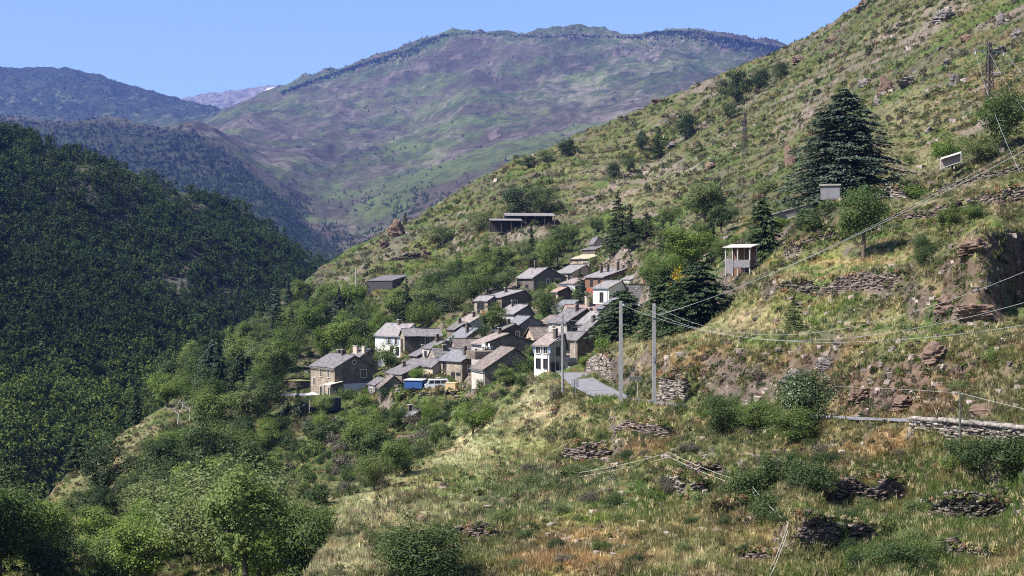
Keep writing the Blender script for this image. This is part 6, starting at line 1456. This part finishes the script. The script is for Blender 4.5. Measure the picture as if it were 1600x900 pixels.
B_ = P(905, 508, 240); wire('power_wire', [A + (B_ - A) * (i / 10) + Vector((0, 0, -2.0 * (i / 10) * (1 - i / 10))) for i in range(11)], .012, 'wire from the slim grey pole to the shaded house')
p, _ = pole(1500, 612, 700, 79, .075, .06, plain('green_grey_post', (.075,.085,.065), .7, .2, 2), 'dark green post in front of the parapet wall', 'utility_post')
A = P(1500, 614, 79); wire('phone_cable', fit_span(A, 1720, 70, 1550, 627, 1600, 639, 12), .014, 'thin cable from the dark green post to the photo edge'); wire('phone_cable', fit_span(A, 1300, 100, 1420, 609, 1360, 606, 12), .012, 'thin cable from the dark green post along the road cutting')
pole(1128, 555, 622, 136, .075, .06, M_DWOOD, 'old dark wooden post on the bank above the road', 'wooden_post')
pole(1061, 588, 616, 135, .09, .09, M_PALEPOST, 'short pale marker post in front of the rubble wall', 'marker_post')
pole(556, 418, 456, 400, .16, .12, M_PALEPOST, 'pale pole beside the open fronted dark shed', 'utility_pole')
for px, rt, rb, d, lab in [(998,400,418,318,'thin pale pole behind the dark spruces'),(1240,420,444,150,'green metal fence post in the orchard meadow'),(1414,265,282,196,'pale stake above the ruined wall'),(1272,402,416,165,'little stake in the orchard meadow'),(830,422,446,326,'thin flue pipe pole beside the dark timber house')]:
    pole(px, rt, rb, d, .05 if d < 200 else .09, .05 if d < 200 else .07, M_PALEPOST if 'green' not in lab else M_DWOOD, lab, 'wooden_post')
# village name sign seen from behind, and the direction sign
b = P(899, 626, 147); t = empty('road_sign', b, R(-8)); tag(t, 'grey back of a road sign on a post at the village entrance', 'sign'); s = 147 / F; m = MB(); m.bar((0, 0, -.4), (0, 0, 32 * s), .035, 6); m.build('post', M_METAL, t)
m = MB(); m.poly([(-5*s, -.05, 34*s), (-6.5*s, -.05, 21.5*s), (6.5*s, -.05, 21.5*s), (5*s, -.05, 34*s)]); m.poly([(-5*s, -.02, 34*s), (5*s, -.02, 34*s), (6.5*s, -.02, 21.5*s), (-6.5*s, -.02, 21.5*s)])
for a, c in (((-5,34),(-6.5,21.5)),((-6.5,21.5),(6.5,21.5)),((6.5,21.5),(5,34)),((5,34),(-5,34))): m.poly([(a[0]*s,-.05,a[1]*s),(c[0]*s,-.05,c[1]*s),(c[0]*s,-.02,c[1]*s),(a[0]*s,-.02,a[1]*s)])
m.build('panel', plain('bare_aluminium_sign', (.27,.27,.29), .5, .15, 3, metal=.3), t); m = MB()
for x in (-2 * s, 2 * s): m.box(x - .03, x + .03, -.085, -.051, 23 * s, 32.5 * s)
m.build('bracket', M_METAL, t)
b = P(996, 626, 137); t = empty('direction_sign', b, R(6)); tag(t, 'grey green direction sign on a wooden post in front of the grassy bank', 'sign'); s = 137 / F; m = MB(); m.bar((0, 0, -.4), (0, 0, 43 * s), .045, 6); m.build('post', M_PALEPOST, t)
m = MB(); m.box(-13 * s, 7 * s, -.075, -.048, 31 * s, 37.5 * s); m.build('panel', plain('weathered_sign', (.10,.115,.10), .7, .2, 3), t); m = MB(); m.box(-3 * s, 3 * s, -.08, -.05, 39 * s, 42.5 * s); m.build('plate', M_DOORW, t)

# lattice pylons
def pylon(px, rt, rb, wpx, d, arm, label):
    b = hill.at(px, rb); d = b.y; H = (rb - rt) * d / F; w0 = wpx * d / F; t = empty('lattice_pylon', b, .3); tag(t, label, 'pylon'); m = MB(); n = 9; r = (.085 if arm else .05) * max(1, d / 280)
    lv = [(H * i / n - (1 if i == 0 else 0), w0 * (1 - .62 * i / n) / 2) for i in range(n + 1)]
    for (z0, h0), (z1, h1) in zip(lv, lv[1:]):
        c0 = [(sx * h0, sy * h0, z0) for sx, sy in ((-1,-1),(1,-1),(1,1),(-1,1))]; c1 = [(sx * h1, sy * h1, z1) for sx, sy in ((-1,-1),(1,-1),(1,1),(-1,1))]
        for i in range(4):
            j = (i + 1) % 4; m.bar(c0[i], c1[i], r); m.bar(c0[i], c1[j], r * .6); m.bar(c0[j], c1[i], r * .6)
    m.build('mast', plain('rusty_lattice', (.06,.05,.048), .7, .25, 2), t)
    if arm:
        m = MB(); a = arm * d / F; m.bar((-a, 0, H * .84), (a, 0, H * .84), r * 1.3); m.bar((-a * .6, 0, H * .84), (0, 0, H * .70), r); m.bar((a * .6, 0, H * .84), (0, 0, H * .70), r); m.build('crossarm', M_METAL, t)
        for s_ in (-a * .95, 0, a * .95): m = MB(); m.bar((s_, 0, H * .84), (s_, 0, H * .84 - .7), .09, 6); m.build('insulator', M_INS, t)
    return t
pylon(1546, 66, 152, 10, 262, 27, 'lattice pylon with a crossarm near the top of the slope')
pylon(1164, 176, 246, 7, 468, 0, 'slender lattice mast beside the tin roofed hillside shed')
PD = hill.at(1546, 152).y
for k, (dx, rr) in enumerate(((-22, 178), (0, 150), (24, 126))):
    A = P(1546 + dx, 82, PD); E = P(1660 + dx * 3, rr + 92, 150); wire('power_wire', [A + (E - A) * (i / 12) + Vector((0, 0, -5 * (i / 12) * (1 - i / 12))) for i in range(13)], .022, ['first wire running down from the lattice pylon', 'middle wire running down from the lattice pylon', 'outer wire running down from the lattice pylon'][k])
# deer fence on the upper slope
fr = empty('wire_fence', hill.at(1460, 98)); tag(fr, 'zigzag wire fence of thin dark posts high on the slope', 'fence')
fl = fr.location.copy(); tops = []
for px, row in [(1382,104),(1400,100),(1418,92),(1434,94),(1454,94),(1468,96),(1486,88),(1499,90),(1511,91),(1525,88)] + [(1404,80),(1418,76),(1430,74)]:
    p = hill.at(px, row) - fl; m = MB(); h_ = 14 * (p.y + fl.y) / F; m.bar(p + Vector((0, 0, -.4)), p + Vector((0, 0, h_)), .10, 5); m.build('post', M_DWOOD, fr); tops.append(p + Vector((0, 0, h_)))
m = MB()
for a, c in list(zip(tops[:10], tops[1:10])) + list(zip(tops[10:], tops[11:])):
    for k in range(3): z_ = Vector((0, 0, -k * .55 - .15)); m.bar(a + z_, c + z_, .012, 3)
m.build('wire', M_METAL, fr)
# white tape fence on the near slope
TP = [((1045, 726), 20), ((1173, 775), 19), ((1232, 832), 16), ((1203, 905), 16)]
tops = []
for k, ((px, row), hp) in enumerate(TP):
    p = hill.at(px, row); H = hp * p.y / F; tops.append(p + Vector((0, 0, H)))
    if k < 3: o = link('fence_post', tubes_mesh('fence_post', [((0, 0, -.3), (.02, 0, H + .05), .03, .025)], 6), M_DWOOD); o.location = p; tag(o, ['wooden stake at the corner of the white tape fence', 'second stake of the white tape fence beside the low dark wall', 'stake of the white tape fence on top of the shaded stone wall'][k], 'fence post')
e0 = hill.at(905, 748); e0.z += .5; tops = [e0] + tops
M_TAPE = plain('white_tape', (.62,.60,.55), .7, .08, 2); names = ['lower slope stretch', 'corner stretch', 'short stretch', 'last stretch']
for k in range(4):
    for q, dz in enumerate((-.04, -.34)):
        a, c = tops[k] + Vector((0, 0, dz)), tops[k + 1] + Vector((0, 0, dz)); pts = [a + (c - a) * (i / 10) + Vector((0, 0, -.5 * (i / 10) * (1 - i / 10))) for i in range(11)]
        wire('fence_tape', pts, .008, ['upper', 'lower'][q] + ' white tape of the ' + ['stretch running to the spur', 'long stretch after the corner stake', 'short stretch to the shaded wall', 'stretch down past the shaded wall'][k], None, M_TAPE)
o = link('fence_post', tubes_mesh('fence_post', [((0, 0, -.3), (.03, 0, 1.0), .03, .025)], 6), M_DWOOD); o.location = hill.at(1099, 792); tag(o, 'lone stake standing below the white tape fence', 'fence post')

# ------------------------------------------------------------------ farm structures on the slope
def posts_roof(name, label, cat, px, row, d, rz, L, W, h0, h1, roofm, postm, back=None, xs=4, sides=()):
    """open shelter: posts, a sloping roof, optional back wall"""
    b = P(px, row, d); t = empty(name, b, R(rz)); tag(t, label, cat)
    for i in range(xs):
        x = -L/2 + L * i / (xs - 1)
        for y, hh in ((-W/2, h0), (W/2, h1)): m = MB(); m.box(x - .07, x + .07, y - .07, y + .07, -1.5, hh); m.build('post', postm, t)
    m = MB(); o = .3; n = 6
    for i in range(n):
        x0, x1 = -L/2 - o + (L + 2*o) * i / n, -L/2 - o + (L + 2*o) * (i + 1) / n; m.slab((x0,-W/2-o,h0+.12),(x1,-W/2-o,h0+.12),(x1,W/2+o,h1+.12),(x0,W/2+o,h1+.12),.08)
    m.build('roof', roofm, t)
    if back: m = MB(); m.box(-L/2, L/2, W/2 + .08, W/2 + .2, -1.5, h1); m.build('back_wall', back, t)
    return t
posts_roof('farm_shed','long open farm shed with a pale roof and dark interior among trees on the hillside','shed',827,350,425,6,14.5,5,2.2,3.3,RM['slate_pale'],M_DWOOD,WM['wood_black'],6)
posts_roof('farm_shed','lower farm shed with a narrow bright roof edge, below the long open shed','shed',790,354,418,8,9,3,1.6,2.3,RM['slate_pale'],M_DWOOD,WM['wood_black'],4)
posts_roof('hillside_shed','ruined hillside shed with a slanting pale tin roof next to the slender lattice mast','shed',1134,260,455,18,10.5,3,1.6,2.6,M_TIN,M_DWOOD,WM['render_dark'],3)
posts_roof('hillside_shed','small low tin roof just below the ruined hillside shed','shed',1104,270,450,16,4.5,2.4,.7,1.2,M_TIN,M_DWOOD,WM['render_dark'],2)
posts_roof('slate_carport','low carport with a thin slate roof on pale posts beside the tall stone house','carport',463,636,261,0,5.2,3,2.1,2.3,RM['slate_blue'],M_PALEPOST,None,2)
# the leaning open shelter above the conifers
t = posts_roof('open_shelter','leaning open shelter with a sheet metal roof on pale posts under the dark conifer','shelter',1158,412,176,-28,3.1,2.6,1.9,2.35,M_TIN,M_PALEPOST,WM['wood_brown'],3)
m = MB(); m.box(-1.5,-.5,-1.5,-1.4,-1.2,.6); m.box(-.49,1.6,-1.46,-1.39,-.5,.45); m.build('panel', plain('grey_plank', (.17,.16,.17), .8, .2, 3), t)
# slanting concrete wall with pale edges
t = empty('sloping_wall', P(1238, 334, 196), R(8)); tag(t, 'slanting dark concrete wall with pale edges climbing to the concrete hut', 'wall'); s = 196 / F
m = MB(); q = [(-35*s,0,-16*s),(34*s,0,6*s),(34*s,0,18*s),(-35*s,0,-2*s)]; m.poly(q); m.poly([(x,.3,z) for x,y,z in q[::-1]]); m.poly([q[3],q[2],(q[2][0],.3,q[2][2]),(q[3][0],.3,q[3][2])]); m.poly([q[0],(q[0][0],.3,q[0][2]),(q[1][0],.3,q[1][2]),q[1]]); m.build('slab', WM['render_dark'], t)
m = MB(); m.bar((-36*s,-.05,-2*s),(35*s,-.05,18*s),.09,4); m.bar((-36*s,-.05,-16*s),(35*s,-.05,6*s),.08,4); m.build('edge', M_TIN, t)
# tilted metal shelter
t = empty('metal_shelter', P(1487, 262, 190), R(-20)); tag(t, 'tilted pale metal shelter box standing on the terrace edge below the bright tree', 'shelter'); s = 190 / F
m = MB(); A = [(-17*s,-.2,14*s),(14*s,-.2,23*s),(14*s,1.6,27*s),(-17*s,1.6,18*s)]; m.slab(*A, .10); m.build('roof', M_TIN, t)
m = MB(); m.bar((-17*s,-.15,-1*s),(15*s,-.15,9*s),.06,4); m.bar((-17*s,-.15,-1*s),(-17*s,-.15,14*s),.06,4); m.bar((14*s,-.15,9*s),(14*s,-.15,23*s),.06,4); m.build('frame', M_TIN, t)
m = MB(); m.poly([(-16.5*s,.5,-1*s),(13.5*s,.5,9*s),(13.5*s,.5,22*s),(-16.5*s,.5,13*s)]); m.poly([(-16.5*s,.6,-1*s),(-16.5*s,.6,13*s),(13.5*s,.6,22*s),(13.5*s,.6,9*s)]); m.build('panel', plain('brown_panel', (.22,.17,.16), .8, .2, 2), t)
# rail fence of the farm, white hive boxes
fr = empty('rail_fence', hill.at(840, 352)); tag(fr, 'dark rail fence in front of the long open farm shed', 'fence'); fl = fr.location.copy(); prev = None
for k in range(13):
    p = hill.at(776 + k * 12, 355 - k * .7) - fl; m = MB(); m.bar(p + Vector((0,0,-.5)), p + Vector((0,0,1.5)), .09, 4); m.build('post', M_DWOOD, fr)
    if prev is not None:
        m = MB(); m.bar(prev + Vector((0,0,1.3)), p + Vector((0,0,1.3)), .06, 4); m.bar(prev + Vector((0,0,.7)), p + Vector((0,0,.7)), .06, 4); m.build('rail', M_DWOOD, fr)
    prev = p
# ------------------------------------------------------------------ vehicles and clutter on the village terrace
def van(px, row, d, rz, label, name='parked_van', cat='van', paint=(.62,.63,.66), k=1.0):
    t = empty(name, P(px, row, d), R(rz)); t.scale = (k, k, k * (1 if k == 1 else .92)); tag(t, label, cat); Mb = plain('car_paint', paint, .3, .04, 1, spec=.5); m = MB()
    prof = [(-2.1,.35),(-2.15,.95),(-1.95,1.05),(-1.45,1.75),(1.7,1.82),(2.05,1.05),(2.1,.35)]
    for y, f_ in ((-.85, 1), (.85, -1)): m.poly([(x, y, z) for x, z in (prof[::-1] if f_ > 0 else prof)][::1])
    for (x0, z0), (x1, z1) in zip(prof, prof[1:] + prof[:1]): m.poly([(x0,-.85,z0),(x0,.85,z0),(x1,.85,z1),(x1,-.85,z1)])
    m.build('body', Mb, t)
    m = MB()
    for x0, x1, k in ((-1.55,-.6,.35),(-.5,.5,0),(.6,1.55,0)): m.poly([(x0,-.856,1.1),(x1,-.856,1.1),(x1,-.856,1.65),(x0+k,-.856,1.65)])
    m.build('side_windows', M_PANE, t); m = MB(); m.poly([(-1.97,-.72,1.10),(-1.97,.72,1.10),(-1.50,.70,1.70),(-1.50,-.70,1.70)][::-1]); m.build('windscreen', M_PANE, t)
    for x in (-1.35, 1.3):
        for y in (-.80, .80): o = MB(); o.bar((x, y - .1, .32), (x, y + .1, .32), .32, 14); w_ = o.build('wheel', plain('tyre', (.02,.02,.02), .9, .1, 3), t); o = MB(); o.bar((x, y - .11, .32), (x, y + .11, .32), .17, 10); o.build('rim', M_METAL, w_)
    for y in (-.6, .6): m = MB(); m.box(-2.19,-2.14,y-.14,y+.14,.72,.9); m.build('headlight', M_INS, t)
def on(px, row, d): return P(px, row, d)
van(683, 609, 241, 8, 'silver van parked on the terrace in front of the small windowed stone house')
cr = P(889, 583, 203); cr.z = float(hill.z(cr.x, cr.y)) + .12
c_ = (889, CY - cr.z / cr.y * F, cr.y); van(*c_, -75, 'small dark car parked at the bend where the road enters the village', 'parked_car', 'car', (.035,.035,.04), .82)
t = empty('box_trailer', P(649, 610, 242), R(-14)); tag(t, 'blue covered box trailer with a white roof edge on the terrace beside the silver van', 'trailer'); m = MB(); m.box(-1.6,1.5,-1.1,1.1,.4,1.75); m.build('cover', plain('blue_tarpaulin', (.025,.075,.22), .6, .15, 2), t)
m = MB(); m.slab((-1.75,-1.25,1.86),(1.7,-1.25,1.86),(1.7,1.25,1.95),(-1.75,1.25,1.95),.10); m.build('roof', plain('white_sheet', (.5,.51,.53), .6, .06, 2), t)
for y in (-1.0, 1.0): m = MB(); m.bar((0, y - .1, .32), (0, y + .1, .32), .32, 12); m.build('wheel', M_PANE, t)
m = MB(); m.bar((1.5,0,.5),(2.6,0,.45),.05,5); m.build('drawbar', M_METAL, t)
t = empty('wooden_crate', P(706, 612, 238), R(-20)); tag(t, 'tan wooden crate standing on the terrace at the end of the silver van', 'crate'); m = MB(); m.box(-.9,.9,-.7,.7,0,1.45); m.build('box', plain('tan_plywood', (.46,.33,.17), .8, .12, 2), t)
m = MB()
for z in (.02, .7, 1.40): m.box(-.93,.93,-.73,-.702,z,z+.10)
m.box(-.95,.95,-.75,.75,1.5,1.56); m.build('battens', plain('pale_batten', (.52,.41,.25), .8, .12, 2), t)
t = empty('garden_parasol', P(488, 632, 258)); tag(t, 'white garden parasol beside the arched doors', 'parasol'); m = MB(); m.bar((0,0,-.5),(0,0,2.2),.03,5); m.build('pole', M_METAL, t); m = MB()
for k in range(8): a0, a1 = k * math.pi / 4, (k + 1) * math.pi / 4; m.poly([(0,0,2.3),(math.cos(a0)*1.3,math.sin(a0)*1.3,1.85),(math.cos(a1)*1.3,math.sin(a1)*1.3,1.85)])
m.build('canopy', WM['white'], t)
t = empty('swimming_pool', P(520, 634, 257)); tag(t, 'round dark navy above ground pool in front of the tall stone house', 'pool'); m = MB(); m.bar((0,0,-.8),(0,0,1.5),1.5,20); m.build('liner', plain('navy_liner', (.018,.022,.06), .4, .1, 2), t); m = MB()
for k in range(20): a0, a1 = k * math.pi / 10, (k + 1) * math.pi / 10; m.bar((math.cos(a0)*1.52,math.sin(a0)*1.52,1.5),(math.cos(a1)*1.52,math.sin(a1)*1.52,1.5),.05,4)
m.build('rim', M_METAL, t)
for k, (px, row) in enumerate(((755, 546), (760, 545), (766, 546))):
    t = empty('garden_chair', P(px, row, 233), k * 1.1); tag(t, ['first white garden chair on the terrace above the barn', 'middle white garden chair on the terrace above the barn', 'last white garden chair on the terrace above the barn'][k], 'chair')
    m = MB(); m.box(-.25,.25,-.25,.25,.42,.46); m.build('seat', WM['white'], t); m = MB(); m.box(-.25,.25,.22,.26,.46,.95); m.build('backrest', WM['white'], t)
    for x in (-.22,.22):
        for y in (-.22,.22): m = MB(); m.box(x-.03,x+.03,y-.03,y+.03,0,.419); m.build('leg', WM['white'], t)
t = empty('terrace_slab', P(762, 548, 233), R(-68)); tag(t, 'stone terrace slab carrying the white garden chairs', 'terrace'); m = MB(); m.box(-2.2,2.2,-3.0,2.4,-1.3,-.01); m.build('slab', WM['stone'], t)
# ------------------------------------------------------------------ air, light, camera
def haze_box():
    x0, x1, y0, y1, z0, z1 = -7500, 8500, -60, 12900, ZLOW - 1.0, ZHIGH + 30
    V = [(x, y, z) for z in (z0, z1) for y in (y0, y1) for x in (x0, x1)]
    Fc = [(0, 2, 3, 1), (4, 5, 7, 6), (0, 1, 5, 4), (2, 6, 7, 3), (0, 4, 6, 2), (1, 3, 7, 5)]
    m, nt, N, L = new_mat('valley_air')
    out = N.new('ShaderNodeOutputMaterial'); v = N.new('ShaderNodeVolumePrincipled')
    v.inputs['Color'].default_value = (.19, .33, 1.0, 1); v.inputs['Density'].default_value = HAZE
    v.inputs['Anisotropy'].default_value = 0.0
    L.new(v.outputs[0], out.inputs['Volume'])
    o = link('haze', np_mesh('haze', V, np.array(Fc)), m); tag(o, kind='stuff'); return o
HAZE = 0.47e-4
ZLOW = min(hill.Z.min(), wood.Z.min(), mtn.Z.min()); ZHIGH = max(hill.Z.max(), wood.Z.max(), mtn.Z.max())
haze_box()
w = bpy.data.worlds.new('World'); scene.world = w; w.use_nodes = True
nt = w.node_tree; bg = nt.nodes['Background']
sky = nt.nodes.new('ShaderNodeTexSky'); sky.sky_type = 'NISHITA'; sky.sun_disc = False
sky.sun_elevation = R(SUN_EL)
# NISHITA: rotation 0 puts the sun at +Y and grows clockwise seen from above
sky.sun_rotation = R((90.0 - SUN_AZ) % 360)
sky.altitude = 1500; sky.air_density = 1.0; sky.dust_density = 2.5; sky.ozone_density = 3.0
nt.links.new(sky.outputs[0], bg.inputs[0]); bg.inputs[1].default_value = 0.096
sl = bpy.data.lights.new('sun', 'SUN'); sl.energy = 5.0; sl.angle = R(0.53); sl.color = (1.0, .95, .87)
so = bpy.data.objects.new('sun', sl); COL.objects.link(so)
dv = Vector((math.cos(R(SUN_EL)) * math.cos(R(SUN_AZ)), math.cos(R(SUN_EL)) * math.sin(R(SUN_AZ)), math.sin(R(SUN_EL))))
so.rotation_euler = dv.to_track_quat('Z', 'Y').to_euler(); so.location = (-60, 40, 120)
cam = bpy.data.cameras.new('camera'); cam.sensor_width = 36; cam.lens = F / 1600 * 36; cam.clip_end = 30000; cam.clip_start = 0.5
co = bpy.data.objects.new('camera', cam); COL.objects.link(co); co.location = (0, 0, 0); co.rotation_euler = (R(90), 0, 0)
scene.camera = co
scene.render.engine = 'CYCLES'
cy = scene.cycles; cy.max_bounces = 5; cy.diffuse_bounces = 2; cy.glossy_bounces = 2; cy.transmission_bounces = 3; cy.volume_bounces = 0; cy.transparent_max_bounces = 6
cy.use_denoising = False; cy.filter_width = 1.1; cy.sample_clamp_indirect = 4
try: cy.denoising_prefilter = 'ACCURATE'
except Exception: pass
vs = scene.view_settings; vs.view_transform = 'Standard'; vs.look = 'None'; vs.exposure = 1.1; vs.gamma = 1.0; vs.use_curve_mapping = False
